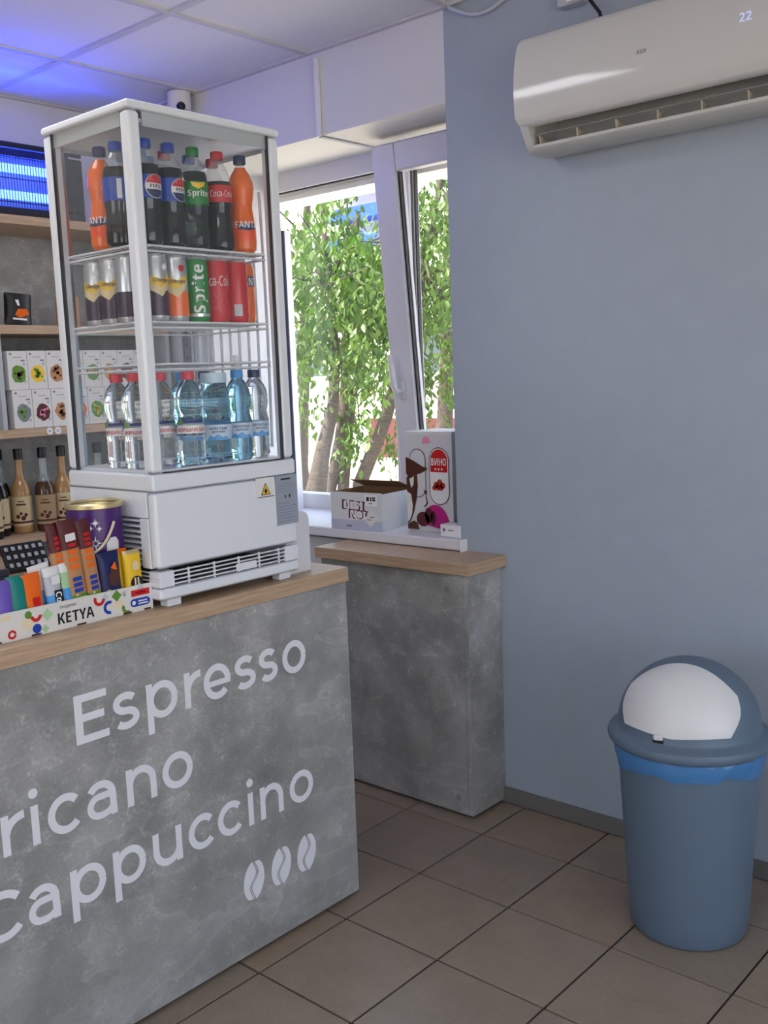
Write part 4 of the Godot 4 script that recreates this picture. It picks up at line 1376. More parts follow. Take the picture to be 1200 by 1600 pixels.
# ------------------------------------------------------------------ boxes on the sill
func build_sill_things() -> void:
	var y := 0.8825
	var c := thing("open_carton", "low open grey printed cardboard carton on the window sill", "carton", Vector3(0.712, y, -0.748), "", 0.10)
	var h := 0.135
	var w := 0.232
	var dp := 0.20
	part(c, "bottom", bx(Vector3(0.002, 0, 0.002), Vector3(dp - 0.002, 0.003, w - 0.002)), M.cardboard)
	part(c, "front_wall", bx(Vector3(0, 0, 0), Vector3(0.003, h, w)), M.carton)
	part(c, "back_wall", bx(Vector3(dp - 0.003, 0, 0), Vector3(dp, h, w)), M.cardboard)
	part(c, "side_wall", bx(Vector3(0.003, 0, w - 0.003), Vector3(dp - 0.003, h - 0.004, w)), M.carton)
	part(c, "side_wall", bx(Vector3(0.003, 0, 0), Vector3(dp - 0.003, h, 0.003)), M.cardboard)
	var lid := MB.new()
	lid.xf = Transform3D(Basis(Vector3.BACK, -0.35), Vector3(dp, h, 0))
	lid.box(Vector3(-0.09, 0, 0.006), Vector3(0, 0.003, w - 0.006))
	part(c, "rear_flap", lid, M.cardboard)
	var fb := facing_window_side()
	var o := Vector3(-0.0006, 0, 0)
	for q in [["DESI", 0.088, 0.030, 0.105], ["NOI", 0.055, 0.028, 0.125]]:
		var back := part(c, "lettering_outline", text_mesh(q[0], q[2] * 1.18, true, false, 1.05), M.maroon)
		back.transform = Transform3D(fb * Basis(Vector3.BACK, -0.06), Vector3(-0.0006, q[1], q[3]))
		var tx := part(c, "lettering", text_mesh(q[0], q[2] * 0.90, true, false, 1.12), M.white)
		tx.transform = Transform3D(fb * Basis(Vector3.BACK, -0.06), Vector3(-0.0012, q[1], q[3]))
	print_on(c, "bottom_band", [rect2(0.0, 0.0, w, 0.034)], mat(Color(0.70, 0.72, 0.80), 0.5), Transform3D(fb, o))
	print_on(c, "sticker", [rect2(0.158, 0.088, 0.212, 0.128)], M.white, Transform3D(fb, Vector3(-0.0010, 0, 0)))
	print_on(c, "sticker_marks", [rect2(0.165, 0.106, 0.177, 0.121), rect2(0.182, 0.106, 0.188, 0.121), rect2(0.191, 0.107, 0.205, 0.113), rect2(0.191, 0.115, 0.205, 0.121), rect2(0.176, 0.096, 0.19, 0.099)], M.black, Transform3D(fb, Vector3(-0.0014, 0, 0)))
	print_on(c, "diamond_sticker", [PackedVector2Array([Vector2(0.150, 0.040), Vector2(0.186, 0.072), Vector2(0.216, 0.046), Vector2(0.180, 0.012)])], M.off_white, Transform3D(fb, Vector3(-0.0010, 0, 0)))
	print_on(c, "small_print", [rect2(0.07, 0.008, 0.095, 0.016), rect2(0.165, 0.036, 0.182, 0.040), rect2(0.178, 0.046, 0.196, 0.050)], M.grey, Transform3D(fb, Vector3(-0.0013, 0, 0)))
	# tall printed wine carton
	var t := thing("wine_carton", "tall white printed wine carton on the window sill against the sash", "carton", Vector3(0.805, y, -0.456))
	var W := 0.205
	var H := 0.348
	part(t, "body", bx(Vector3(0, 0, 0), Vector3(0.16, H, W), 0.002), M.carton)
	part(t, "lid_edge", bx(Vector3(-0.001, H - 0.010, -0.001), Vector3(0.161, H + 0.004, W + 0.001), 0.002), M.off_white)
	var arch := func(cx: float, y0: float, y1: float, r: float) -> PackedVector2Array:
		var p := PackedVector2Array()
		for i in 13:
			var a := PI * i / 12.0
			p.append(Vector2(cx + r * cos(a), y1 - r + r * sin(a)))
		for i in 13:
			var a := PI + PI * i / 12.0
			p.append(Vector2(cx + r * cos(a), y0 + r + r * sin(a)))
		return p
	var F := func(k: int) -> Transform3D:
		return Transform3D(fb, Vector3(-0.0012 - 0.0003 * k, 0, 0))
	print_on(t, "arch_outline", [arch.call(0.052, 0.12, 0.292, 0.037)], M.brown, F.call(0))
	print_on(t, "arch_filling", [arch.call(0.052, 0.123, 0.289, 0.034)], M.carton, F.call(1))
	print_on(t, "window_outline", [arch.call(0.148, 0.098, 0.298, 0.044)], M.brown, F.call(2))
	print_on(t, "window_filling", [arch.call(0.148, 0.101, 0.295, 0.041)], M.white, F.call(3))
	var redp := PackedVector2Array()
	for i in 13:
		var a := PI * i / 12.0
		redp.append(Vector2(0.148 + 0.037 * cos(a), 0.254 + 0.037 * sin(a)))
	redp.append(Vector2(0.111, 0.212))
	redp.append(Vector2(0.185, 0.212))
	print_on(t, "red_heading", [redp], M.red, F.call(4))
	var tx := part(t, "lettering", text_mesh("ВИНО", 0.025, true, false, 0.68), M.white)
	tx.transform = Transform3D(fb, Vector3(-0.0030, 0.248, 0.148))
	print_on(t, "heading_marks", [rect2(0.130, 0.219, 0.137, 0.226), rect2(0.144, 0.219, 0.151, 0.226), rect2(0.158, 0.219, 0.165, 0.226)], M.off_white, F.call(6))
	var berries := []
	for q in [[0.135, 0.168, 0.011], [0.150, 0.176, 0.012], [0.163, 0.166, 0.011], [0.142, 0.158, 0.010], [0.156, 0.158, 0.010], [0.126, 0.157, 0.009]]:
		berries.append(disc2(q[0], q[1], q[2], q[2], 12))
	print_on(t, "berry_print", berries, mat(Color(0.74, 0.16, 0.10), 0.5), F.call(5))
	print_on(t, "leaf_print", [PackedVector2Array([Vector2(0.148, 0.180), Vector2(0.160, 0.190), Vector2(0.156, 0.178)])], M.leaf_print, F.call(6))
	# figure print: a dark wide hat and flowing sleeve in plain shapes
	print_on(t, "hat_print", [PackedVector2Array([Vector2(0.0, 0.205), Vector2(0.0, 0.262), Vector2(0.035, 0.250), Vector2(0.072, 0.232), Vector2(0.10, 0.222), Vector2(0.072, 0.208), Vector2(0.035, 0.196), Vector2(0.012, 0.184)])], M.brown, F.call(6))
	print_on(t, "hair_print", [PackedVector2Array([Vector2(0.001, 0.190), Vector2(0.050, 0.199), Vector2(0.052, 0.160), Vector2(0.045, 0.118), Vector2(0.031, 0.068), Vector2(0.014, 0.034), Vector2(0.001, 0.026)])], M.brown, F.call(5))
	print_on(t, "dress_print", [PackedVector2Array([Vector2(0.001, 0.140), Vector2(0.020, 0.130), Vector2(0.026, 0.090), Vector2(0.022, 0.060), Vector2(0.010, 0.036), Vector2(0.001, 0.032)])], M.off_white, F.call(6))
	print_on(t, "hem_print", [PackedVector2Array([Vector2(0.001, 0.006), Vector2(0.054, 0.006), Vector2(0.046, 0.030), Vector2(0.030, 0.036), Vector2(0.001, 0.024)])], M.brown, F.call(6))
	print_on(t, "face_print", [PackedVector2Array([Vector2(0.014, 0.184), Vector2(0.036, 0.194), Vector2(0.033, 0.166), Vector2(0.022, 0.152)])], M.off_white, F.call(6))
	print_on(t, "glass_print", [PackedVector2Array([Vector2(0.076, 0.148), Vector2(0.094, 0.144), Vector2(0.088, 0.128)]), PackedVector2Array([Vector2(0.086, 0.128), Vector2(0.089, 0.128), Vector2(0.096, 0.100), Vector2(0.080, 0.086), Vector2(0.078, 0.090), Vector2(0.090, 0.102)])], M.maroon, F.call(6))
	var fan := PackedVector2Array([Vector2(0.052, 0.030)])
	for i in 15:
		var a := deg_to_rad(lerpf(165, 0, i / 14.0))
		fan.append(Vector2(0.128 + 0.060 * cos(a), 0.026 + 0.072 * maxf(0.0, sin(a))))
	fan.append(Vector2(0.150, 0.014))
	print_on(t, "flower_print", [fan], M.magenta, F.call(5))
	print_on(t, "dark_flower_print", [disc2(0.072, 0.044, 0.030, 0.026), disc2(0.098, 0.058, 0.018, 0.028), disc2(0.118, 0.05, 0.012, 0.026)], M.maroon, F.call(7))
	print_on(t, "crown_mark", [PackedVector2Array([Vector2(0.075, 0.312), Vector2(0.112, 0.312), Vector2(0.108, 0.328), Vector2(0.094, 0.336), Vector2(0.080, 0.328)])], M.pink, F.call(4))
	print_on(t, "side_arch", [arch.call(0.0, 0.10, 0.29, 0.035)], M.brown, Transform3D(Basis.IDENTITY, Vector3(0.075, 0, W + 0.0008)))
	print_on(t, "side_arch_filling", [arch.call(0.0, 0.103, 0.287, 0.032)], M.white, Transform3D(Basis.IDENTITY, Vector3(0.075, 0, W + 0.0012)))
	var s := thing("small_white_box", "small white paper box at the end of the sill before the wine carton", "box", Vector3(0.742, y, -0.262))
	part(s, "body", bx(Vector3(0, 0, 0), Vector3(0.05, 0.043, 0.085), 0.002), M.white)
	print_on(s, "print_mark", [rect2(0.012, 0.020, 0.022, 0.030), rect2(0.034, 0.022, 0.056, 0.026)], M.grey, Transform3D(fb, Vector3(-0.0006, 0, 0)))

# ------------------------------------------------------------------ shelving behind the counter
const SZ := -1.64      # front edge of the shelves

func build_shelving() -> void:
	var t := thing("wall_shelving", "tall oak and concrete look shelving behind the counter", "shelf", Vector3.ZERO)
	part(t, "back_panel", bx(Vector3(-1.9, 0.30, BZ + 0.001), Vector3(0.70, 2.03, BZ + 0.016)), M.concrete)
	for y in [2.062, 1.667, 1.287, 0.887, 0.50]:
		part(t, "shelf_board", bx(Vector3(-1.9, y - 0.032, BZ + 0.0165), Vector3(0.70, y, SZ), 0.001), M.wood)
	for x in [-1.9, -0.062, 0.683]:
		for q in [[1.667, 2.03], [1.287, 1.635], [0.887, 1.255], [0.50, 0.855]]:
			if x == -0.062 and q[0] != 1.287:
				continue
			part(t, "upright", bx(Vector3(x, q[0], BZ + 0.0165), Vector3(x + 0.018, q[1], SZ - 0.004)), M.light_grey)
	part(t, "base", bx(Vector3(-1.9, 0.0, BZ + 0.0165), Vector3(0.70, 0.468, SZ - 0.01)), M.concrete)
	# price discs clipped to a board
	for x in [0.118, 0.152]:
		var d := MB.new()
		d.xf = Transform3D(Basis(Vector3.RIGHT, PI / 2), Vector3(x, 1.272, SZ + 0.0003))
		d.lathe([Vector2(0.0, 0.003), Vector2(0.014, 0.003), Vector2(0.014, 0.0)], 18)
		var p := part(t, "price_disc", d, M.white)
		print_on(p, "print_mark", [rect2(x - 0.006, 1.268, x + 0.006, 1.276)], M.light_grey, Transform3D(Basis.IDENTITY, Vector3(0, 0, SZ + 0.0038)))
	# slotted upright rail on the wall next to the shelving
	var r := thing("slotted_rail", "slotted metal upright rail on the white wall between shelving and window", "wall rail", Vector3(WX, 0.9, -1.575))
	var ch := MB.new()
	ch.box(Vector3(-0.012, 0, -0.022), Vector3(-0.0005, 1.35, -0.016))
	ch.box(Vector3(-0.012, 0, 0.016), Vector3(-0.0005, 1.35, 0.022))
	ch.box(Vector3(-0.006, 0, -0.016), Vector3(-0.0005, 1.35, 0.016))
	part(r, "channel", ch, M.grey)
	var sl := MB.new()
	for k in 26:
		sl.box(Vector3(-0.0066, 0.03 + k * 0.05, -0.004), Vector3(-0.0058, 0.045 + k * 0.05, 0.004))
	part(r, "slots", sl, M.black).set_meta("kind", "stuff")
	# insect lamp on the top board
	build_insect_lamp()
	# cereal boxes in two layers
	var pics := [[M.leaf_print, M.brown], [M.yellow, M.leaf_print], [M.tan, M.brown], [M.yellow, M.leaf_print], [M.leaf_print, M.cream], [M.tan, M.yellow], [M.brown, M.red], [M.leaf_print, M.tan]]
	var pics2 := [[M.grey, M.leaf_print], [M.maroon, M.pink], [M.tan, M.brown], [M.orange, M.leaf_print], [M.leaf_print, M.yellow], [M.brown, M.tan], [M.yellow, M.orange], [M.tan, M.maroon]]
	var what := ["green salad", "yellow fruit", "brown nut", "lemon", "green fruit", "toast", "dark berry", "herb"]
	var what2 := ["grey seed", "dark red bean", "golden granola", "orange fruit", "pear", "cocoa", "apricot", "brown flake"]
	for row in 2:
		for k in 8:
			var x := -0.022 + k * 0.0785 + (0.008 if row == 0 else 0.0)
			var y := 1.2875 + row * 0.1435
			var pc: Array = (pics2 if row == 0 else pics)[k]
			var nm: String = (what2 if row == 0 else what)[k]
			var bxn := thing("food_box", "white food box with a %s picture, %s layer on the shelf" % [nm, "lower" if row == 0 else "upper"], "box", Vector3(x, y, SZ - 0.055), "white food boxes on the shelf")
			part(bxn, "body", bx(Vector3(0, 0, 0), Vector3(0.077, 0.143, 0.045), 0.001), M.off_white)
			rng.seed = 40 + row * 10 + k
			var blob := PackedVector2Array()
			for i in 18:
				var a := TAU * i / 18
				var rr := 0.029 * rng.randf_range(0.88, 1.08)
				blob.append(Vector2(0.040 + rr * cos(a), 0.058 + rr * 1.15 * sin(a)))
			var f1 := Transform3D(Basis.IDENTITY, Vector3(0, 0, 0.0455))
			var f2 := Transform3D(Basis.IDENTITY, Vector3(0, 0, 0.0459))
			print_on(bxn, "picture", [blob], pc[0], f1)
			var bits := []
			for i in 9:
				var a := rng.randf() * TAU
				var rr := rng.randf_range(0.0, 0.022)
				bits.append(disc2(0.040 + rr * cos(a), 0.058 + rr * sin(a), rng.randf_range(0.004, 0.008), rng.randf_range(0.004, 0.008), 8))
			print_on(bxn, "picture_bits", bits, pc[1], f2)
			print_on(bxn, "print_mark", [rect2(0.008, 0.128, 0.018, 0.135), rect2(0.022, 0.118, 0.055, 0.120), rect2(0.052, 0.104, 0.068, 0.110)], M.grey, f1)
			print_on(bxn, "round_mark", [disc2(0.064, 0.030, 0.006, 0.006, 12), disc2(0.064, 0.094, 0.006, 0.006, 12)], M.light_grey, f1)
	# syrup bottles
	var syr := [[-0.120, -1.680, "heart"], [-0.062, -1.735, "berry"], [-0.016, -1.800, "berry"], [0.032, -1.735, "cream"], [0.112, -1.700, "brown"], [0.192, -1.700, "cream"], [0.275, -1.700, "brown"], [0.355, -1.700, "berry"]]
	var who := ["with a red heart label at the end of its row", "with a berry label next to the heart label", "with a berry label set back against the wall", "with cream syrup beside the brown labelled bottle", "with brown label and black cap in its row", "with cream syrup beside the fridge base", "with brown label seen through the fridge", "with berry label seen through the fridge"]
	for i in syr.size():
		syrup(syr[i][2], "tall syrup bottle %s" % who[i], Vector3(syr[i][0], 0.8873, syr[i][1]))
	# snack bags on the upper board
	for q in [[-0.040, -1.765, 0.08, "black snack bag with orange picture slumped against the other snack bag"], [0.052, -1.685, -0.06, "black snack bag with orange picture standing at the end of its row"]]:
		var s := thing("snack_bag", q[3], "snack bag", Vector3(q[0], 1.668, q[1]), "black snack bags on the shelf", 0.0)
		s.rotation.z = q[2]
		pouch(s, 0.105, 0.118, 0.030, [[0.0, 0.07, M.black], [0.07, 0.93, M.black], [0.93, 1.0, M.black]])
		print_on(s, "food_picture", [PackedVector2Array([Vector2(-0.028, 0.035), Vector2(-0.005, 0.026), Vector2(0.030, 0.042), Vector2(0.018, 0.060), Vector2(-0.015, 0.058)])], M.orange, Transform3D(Basis.IDENTITY, Vector3(0, 0, 0.0308)))
		print_on(s, "white_print", [PackedVector2Array([Vector2(-0.036, 0.018), Vector2(0.020, 0.018), Vector2(0.020, 0.025), Vector2(-0.036, 0.025)]), PackedVector2Array([Vector2(-0.026, 0.09), Vector2(-0.012, 0.092), Vector2(-0.008, 0.070), Vector2(-0.016, 0.07)])], M.white, Transform3D(Basis.IDENTITY, Vector3(0, 0, 0.0300)))
	var bb := thing("brown_packet", "small brown and orange packet on the shelf seen through the fridge glass", "packet", Vector3(0.22, 1.6675, -1.70))
	part(bb, "body", bx(Vector3(0, 0, 0), Vector3(0.08, 0.11, 0.04), 0.002), M.tan)
	print_on(bb, "picture", [disc2(0.04, 0.06, 0.022, 0.02)], M.orange, Transform3D(Basis.IDENTITY, Vector3(0, 0, 0.0405)))

func syrup(kind: String, label: String, at: Vector3) -> void:
	var t := thing("syrup_bottle", label, "bottle", at, "syrup bottles on the lower shelf", -0.6)
	var prof := [Vector2(0.0, 0.001), Vector2(0.033, 0.001), Vector2(0.0370, 0.006), Vector2(0.0375, 0.020), Vector2(0.0375, 0.150), Vector2(0.0350, 0.172), Vector2(0.0270, 0.192), Vector2(0.0170, 0.210), Vector2(0.0145, 0.225), Vector2(0.0140, 0.285)]
	var liq: Material = {"heart": M.cola, "berry": M.cola, "cream": mat(Color(0.68, 0.52, 0.34), 0.12), "brown": mat(Color(0.30, 0.20, 0.12), 0.1)}[kind]
	var low := prof.slice(0, 7)
	low.append(Vector2(0.0, 0.192))
	if kind == "cream":
		low = prof.duplicate()
		low.append(Vector2(0.0, 0.285))
	part(t, "filled_body", lt(low, 20), liq)
	if kind != "cream":
		part(t, "clear_neck", lt(prof.slice(6), 16), M.clear_pet)
	part(t, "cap", lt([Vector2(0.0165, 0.282), Vector2(0.0168, 0.318), Vector2(0.015, 0.322), Vector2(0.0, 0.322)], 16), M.black)
	var l := part(t, "label", lt([Vector2(0.0380, 0.030), Vector2(0.0380, 0.142)], 20), mat(Color(0.80, 0.72, 0.56), 0.6) if kind != "brown" else mat(Color(0.66, 0.55, 0.40), 0.6))
	part(l, "label_band", lt([Vector2(0.0382, 0.040), Vector2(0.0382, 0.048)], 20), M.maroon if kind != "brown" else M.brown)
	if kind == "heart":
		wrap_patch(l, "heart_print", PackedVector2Array([Vector2(0, -0.016), Vector2(0.016, 0.002), Vector2(0.011, 0.012), Vector2(0.0, 0.006), Vector2(-0.011, 0.012), Vector2(-0.016, 0.002)]), 0.0384, 0.074, 0.0, M.maroon)
	else:
		for q in [[-0.014, 0.066, 0.008], [0.006, 0.060, 0.009], [0.016, 0.072, 0.007], [-0.002, 0.078, 0.006]]:
			wrap_patch(l, "berry_print", disc2(q[0], 0, q[2], q[2], 12), 0.0384, q[1], 0.0, M.maroon if kind != "brown" else M.brown)
	wrap_patch(l, "print_mark", rect2(-0.018, -0.003, 0.018, 0.003), 0.0384, 0.112, 0.0, M.brown)
	wrap_patch(l, "print_mark", rect2(-0.012, -0.002, 0.012, 0.002), 0.0384, 0.124, 0.0, M.brown)

# a filled bag with pinched ends, standing on the origin; bands: [from, to, material] along its height
func pouch(parent: Node, w: float, h: float, d: float, bands: Array, called := "wrapper") -> void:
	var ring := func(v: float) -> Array:
		var e := minf(v, 1.0 - v)
		var k := clampf(e / 0.10, 0.0, 1.0)
		var dep := 0.0015 + (d - 0.0015) * sqrt(k) * (0.75 + 0.25 * sin(v * PI))
		var wid := w / 2.0 * (1.0 - 0.07 * sin(v * PI))
		var o := []
		for i in 16:
			var a := TAU * i / 16.0
			var c := cos(a)
			var s := sin(a)
			o.append([Vector3(signf(c) * pow(absf(c), 0.7) * wid, v * h, signf(s) * pow(absf(s), 0.8) * dep), Vector3(c / wid, 0, s / maxf(dep, 0.004)).normalized()])
		return o
	for bnd in bands:
		var b := MB.new()
		var n := maxi(2, int(ceil((bnd[1] - bnd[0]) * 12)))
		for j in n:
			var r0: Array = ring.call(lerpf(bnd[0], bnd[1], float(j) / n))
			var r1: Array = ring.call(lerpf(bnd[0], bnd[1], float(j + 1) / n))
			for i in 16:
				var k := (i + 1) % 16
				b.quad_n(r0[i][0], r0[k][0], r1[k][0], r1[i][0], r0[i][1], r0[k][1], r1[k][1], r1[i][1])
		part(parent, called, b, bnd[2])

func build_insect_lamp() -> void:
	var t := thing("insect_lamp", "wide insect killing lamp with blue glowing tubes on the top shelf", "lamp", Vector3(0, 2.0625, -1.72))
	var x0 := -0.42
	var x1 := 0.36
	var hm := mat(Color(0.10, 0.11, 0.17), 0.4)
	part(t, "base", bx(Vector3(x0, 0, -0.06), Vector3(x1, 0.032, 0.06), 0.004), hm)
	part(t, "top", bx(Vector3(x0, 0.232, -0.06), Vector3(x1, 0.262, -0.028), 0.004), hm)
	part(t, "front_top_bar", bx(Vector3(x0, 0.240, 0.046), Vector3(x1, 0.262, 0.06), 0.004), hm)
	for x in [x0, x1 - 0.075]:
		part(t, "end_housing", bx(Vector3(x, 0.032, -0.06), Vector3(x + 0.075, 0.232, 0.06), 0.004), hm)
	part(t, "reflector", bx(Vector3(x0 + 0.075, 0.032, -0.058), Vector3(x1 - 0.075, 0.232, -0.050)), mat(Color(0.55, 0.60, 0.72), 0.3))
	var gm := glow(UV_COLOR, UV_GLOW)
	for y in [0.086, 0.182]:
		var b := MB.new()
		b.tube([Vector3(x0 + 0.075, y, -0.005), Vector3(x1 - 0.075, y, -0.005)], 0.016, 14)
		part(t, "tube", b, gm)
	var wv := MB.new()
	var n := 56
	for k in n:
		var x := lerpf(x0 + 0.08, x1 - 0.08, k / float(n - 1))
		wv.box(Vector3(x - 0.0008, 0.034, 0.050), Vector3(x + 0.0008, 0.230, 0.0525))
	part(t, "wire_grid", wv, hm)
	for y in [0.050, 0.134, 0.214]:
		part(t, "cross_wire", bx(Vector3(x0 + 0.075, y - 0.002, 0.0525), Vector3(x1 - 0.075, y + 0.002, 0.0555)), hm)
	for y in [0.086, 0.182]:
		var l := AreaLight3D.new()
		l.name = "tube_light"
		t.add_child(l)
		l.area_size = Vector2(x1 - x0 - 0.16, 0.024)
		l.position = Vector3((x0 + x1) / 2, y + 0.013, 0.008)
		l.rotation = Vector3(0.9, PI, 0)
		l.light_color = UV_LIGHT
		l.light_energy = UV_ENERGY
		l.shadow_enabled = true
		l.area_range = 8.0

const UV_COLOR := Color(0.32, 0.46, 1.0)
const UV_GLOW := 5.0
const UV_ENERGY := 0.35
const UV_LIGHT := Color(0.10, 0.24, 1.0)

func build_ceiling_camera() -> void:
	var t := thing("dome_camera", "small white security camera with black dome under the ceiling corner", "camera", Vector3(0.682, CEIL - 0.003, -1.452))
	part(t, "body", lt([Vector2(0.0, 0.0), Vector2(0.046, 0.0), Vector2(0.046, -0.062), Vector2(0.043, -0.068), Vector2(0.036, -0.070)], 28), M.off_white)
	var pr := []
	for i in 9:
		var a := PI / 2 * i / 8.0
		pr.append(Vector2(0.034 * cos(a), -0.066 - 0.030 * sin(a)))
	part(t, "dome", lt(pr, 24), M.black)
	var e := MB.new()
	e.xf = Transform3D(Basis(Vector3.RIGHT, 1.2), Vector3(-0.022, -0.060, 0.040))
	e.lathe([Vector2(0.016, -0.01), Vector2(0.016, 0.006), Vector2(0.011, 0.012), Vector2(0.0, 0.014)], 16)
	part(t, "lens", e, M.black)

# ------------------------------------------------------------------ sweets on the counter
func build_counter_goods() -> void:
	var y := 0.9293
	var zf := -0.045
	# display tray with printed front
	var t := thing("sweets_display_tray", "long low printed cardboard display tray of sweets on the service counter", "display tray", Vector3.ZERO)
	var xr := -0.585
	var xl := -1.18
	part(t, "front_wall", bx(Vector3(xl, y, zf - 0.003), Vector3(xr, y + 0.060, zf)), M.off_white)
	part(t, "bottom", bx(Vector3(xl, y, zf - 0.034), Vector3(xr - 0.02, y + 0.003, zf - 0.003)), M.off_white)
	part(t, "back_wall", bx(Vector3(xl, y + 0.003, zf - 0.037), Vector3(xr - 0.02, y + 0.035, zf - 0.034)), M.off_white)
	part(t, "side_wall", bx(Vector3(xr - 0.023, y + 0.003, zf - 0.034), Vector3(xr - 0.02, y + 0.055, zf - 0.003)), M.off_white)
	var P := func(px: float, py: float) -> Vector3:
		return on_plane(px, py, 2, zf)
	var put_text := func(s: String, px: float, py: float, h: float, m: Material, k := 1.0) -> void:
		var q: Vector3 = P.call(px, py)
		var o := part(t, "lettering", text_mesh(s, h, true, false, k), m)
		o.position = Vector3(q.x, q.y, zf + 0.0008)
	var lay := Transform3D(Basis.IDENTITY, Vector3(0, 0, zf + 0.0005))
	var ring := func(px: float, py: float, r: float, a0: float, a1: float, w: float) -> PackedVector2Array:
		var q: Vector3 = P.call(px, py)
		var o := PackedVector2Array()
		for e in ell(q.x, q.y, r, r, a0, a1, 14):
			o.append(e)
		for e in ell(q.x, q.y, r - w, r - w, a1, a0, 14):
			o.append(e)
		return o
	var dot := func(px: float, py: float, r: float) -> PackedVector2Array:
		var q: Vector3 = P.call(px, py)
		return disc2(q.x, q.y, r, r, 16)
	var dia := func(px: float, py: float, r: float) -> PackedVector2Array:
		var q: Vector3 = P.call(px, py)
		return PackedVector2Array([Vector2(q.x - r, q.y), Vector2(q.x, q.y - r), Vector2(q.x + r, q.y), Vector2(q.x, q.y + r)])
	put_text.call("KETYA", 119, 961, 0.0235, M.black, 0.92)
	put_text.call("ЛЬОДЯНИК", 106, 947, 0.0075, M.grey, 0.9)
	put_text.call("6", 194, 928, 0.011, M.grey)
	prints_on(t, "red_shape", [ring.call(155, 937, 0.014, 150, 360, 0.007), ring.call(56, 962, 0.013, 180, 360, 0.007), ring.call(19, 992, 0.0095, 0, 350, 0.0045)], M.red, lay)
	prints_on(t, "blue_shape", [ring.call(171, 949, 0.015, 60, 285, 0.007), dot.call(58, 982, 0.010)], M.blue, lay)
	prints_on(t, "green_shape", [ring.call(199, 949, 0.014, 150, 300, 0.007), dia.call(182, 931, 0.013), dot.call(44, 961, 0.008)], M.leaf_print, lay)
	prints_on(t, "pale_green_shape", [dia.call(74, 960, 0.013), dia.call(71, 982, 0.009)], M.pale_green, lay)
	prints_on(t, "beige_shape", [dot.call(185, 945, 0.011), dot.call(43, 976, 0.013), ring.call(10, 972, 0.014, 20, 170, 0.009)], M.beige, lay)
	prints_on(t, "grey_shape", [dia.call(164, 933, 0.009), dia.call(220, 918, 0.010)], M.pale_grey, lay)
	var q1: Vector3 = P.call(219, 925)
	print_on(t, "red_flag", [PackedVector2Array([Vector2(q1.x - 0.024, q1.y - 0.007), Vector2(q1.x + 0.024, q1.y - 0.007), Vector2(q1.x + 0.024, q1.y + 0.007), Vector2(q1.x - 0.024, q1.y + 0.007)])], M.red, Transform3D(Basis.IDENTITY, Vector3(0, 0, zf + 0.0008)))
	put_text.call("На паличці", 219, 925, 0.006, M.white, 0.8)
	var q2: Vector3 = P.call(219, 940)
	var pill := PackedVector2Array()
	for e in ell(q2.x + 0.017, q2.y, 0.009, 0.009, -90, 90, 8):
		pill.append(e)
	for e in ell(q2.x - 0.017, q2.y, 0.009, 0.009, 90, 270, 8):
		pill.append(e)
	print_on(t, "blue_pill", [pill], M.blue, Transform3D(Basis.IDENTITY, Vector3(0, 0, zf + 0.0008)))
	print_on(t, "pill_marks", [disc2(q2.x - 0.017, q2.y, 0.005, 0.005, 10), rect2(q2.x - 0.006, q2.y + 0.001, q2.x + 0.018, q2.y + 0.004), rect2(q2.x - 0.006, q2.y - 0.005, q2.x + 0.020, q2.y - 0.002)], M.white, Transform3D(Basis.IDENTITY, Vector3(0, 0, zf + 0.0012)))
	prints_on(t, "slot", [rect2(-0.78, y + 0.001, -0.758, y + 0.005), rect2(-0.665, y + 0.001, -0.643, y + 0.005), rect2(-0.61, y + 0.001, -0.592, y + 0.005), rect2(-0.885, y + 0.001, -0.863, y + 0.005), rect2(-0.97, y + 0.001, -0.95, y + 0.005)], M.brown, Transform3D(Basis.IDENTITY, Vector3(0, 0, zf + 0.0014)))
	# sweets standing in the tray: px of foot and head, plane, width, thickness
	var stick := [[0.0, 0.28, M.leaf_print], [0.28, 0.72, M.tan], [0.72, 1.0, M.maroon]]
	sweet("wafer_stick", "long biscuit stick pack leaning furthest over among the sweets", Vector2(103, 942), Vector2(80, 818), zf - 0.024, 0.034, 0.009, stick)
	sweet("wafer_stick", "long biscuit stick pack with white price tag", Vector2(123, 938), Vector2(101, 812), zf - 0.013, 0.044, 0.009, stick, true)
	sweet("wafer_stick", "long biscuit stick pack standing nearest to the purple tin", Vector2(148, 932), Vector2(126, 812), zf - 0.014, 0.036, 0.009, stick)
	sweet("candy_bar", "dark blue chocolate pack with a caramel picture standing in the tray", Vector2(174, 930), Vector2(166, 862), zf - 0.015, 0.056, 0.011, [[0.0, 1.0, M.navy]])
	sweet("candy_bar", "yellow sweet pack with a round black emblem standing in the tray", Vector2(209, 918), Vector2(203, 859), zf - 0.015, 0.046, 0.011, [[0.0, 0.94, M.yellow], [0.94, 1.0, M.gold]])
	sweet("candy_bar", "yellow sweet pack squeezed behind the dark blue pack", Vector2(192, 918), Vector2(185, 858), zf - 0.029, 0.040, 0.004, [[0.0, 0.94, M.yellow], [0.94, 1.0, M.orange]])
	sweet("coconut_bar", "blue and white coconut bar with white script in the tray", Vector2(86, 948), Vector2(77, 886), zf - 0.014, 0.038, 0.009, [[0.0, 0.55, M.sky_blue], [0.55, 0.86, M.pale_grey], [0.86, 1.0, M.white]])
	sweet("coconut_bar", "blue and white coconut bar next to the biscuit sticks", Vector2(107, 943), Vector2(97, 880), zf - 0.012, 0.022, 0.006, [[0.0, 0.6, M.sky_blue], [0.6, 0.86, M.pale_green], [0.86, 1.0, M.white]])
	sweet("coconut_bar", "blue and white coconut bar in the rear of the tray", Vector2(72, 946), Vector2(58, 882), zf - 0.028, 0.050, 0.005, [[0.0, 0.6, M.sky_blue], [0.6, 1.0, M.white]])
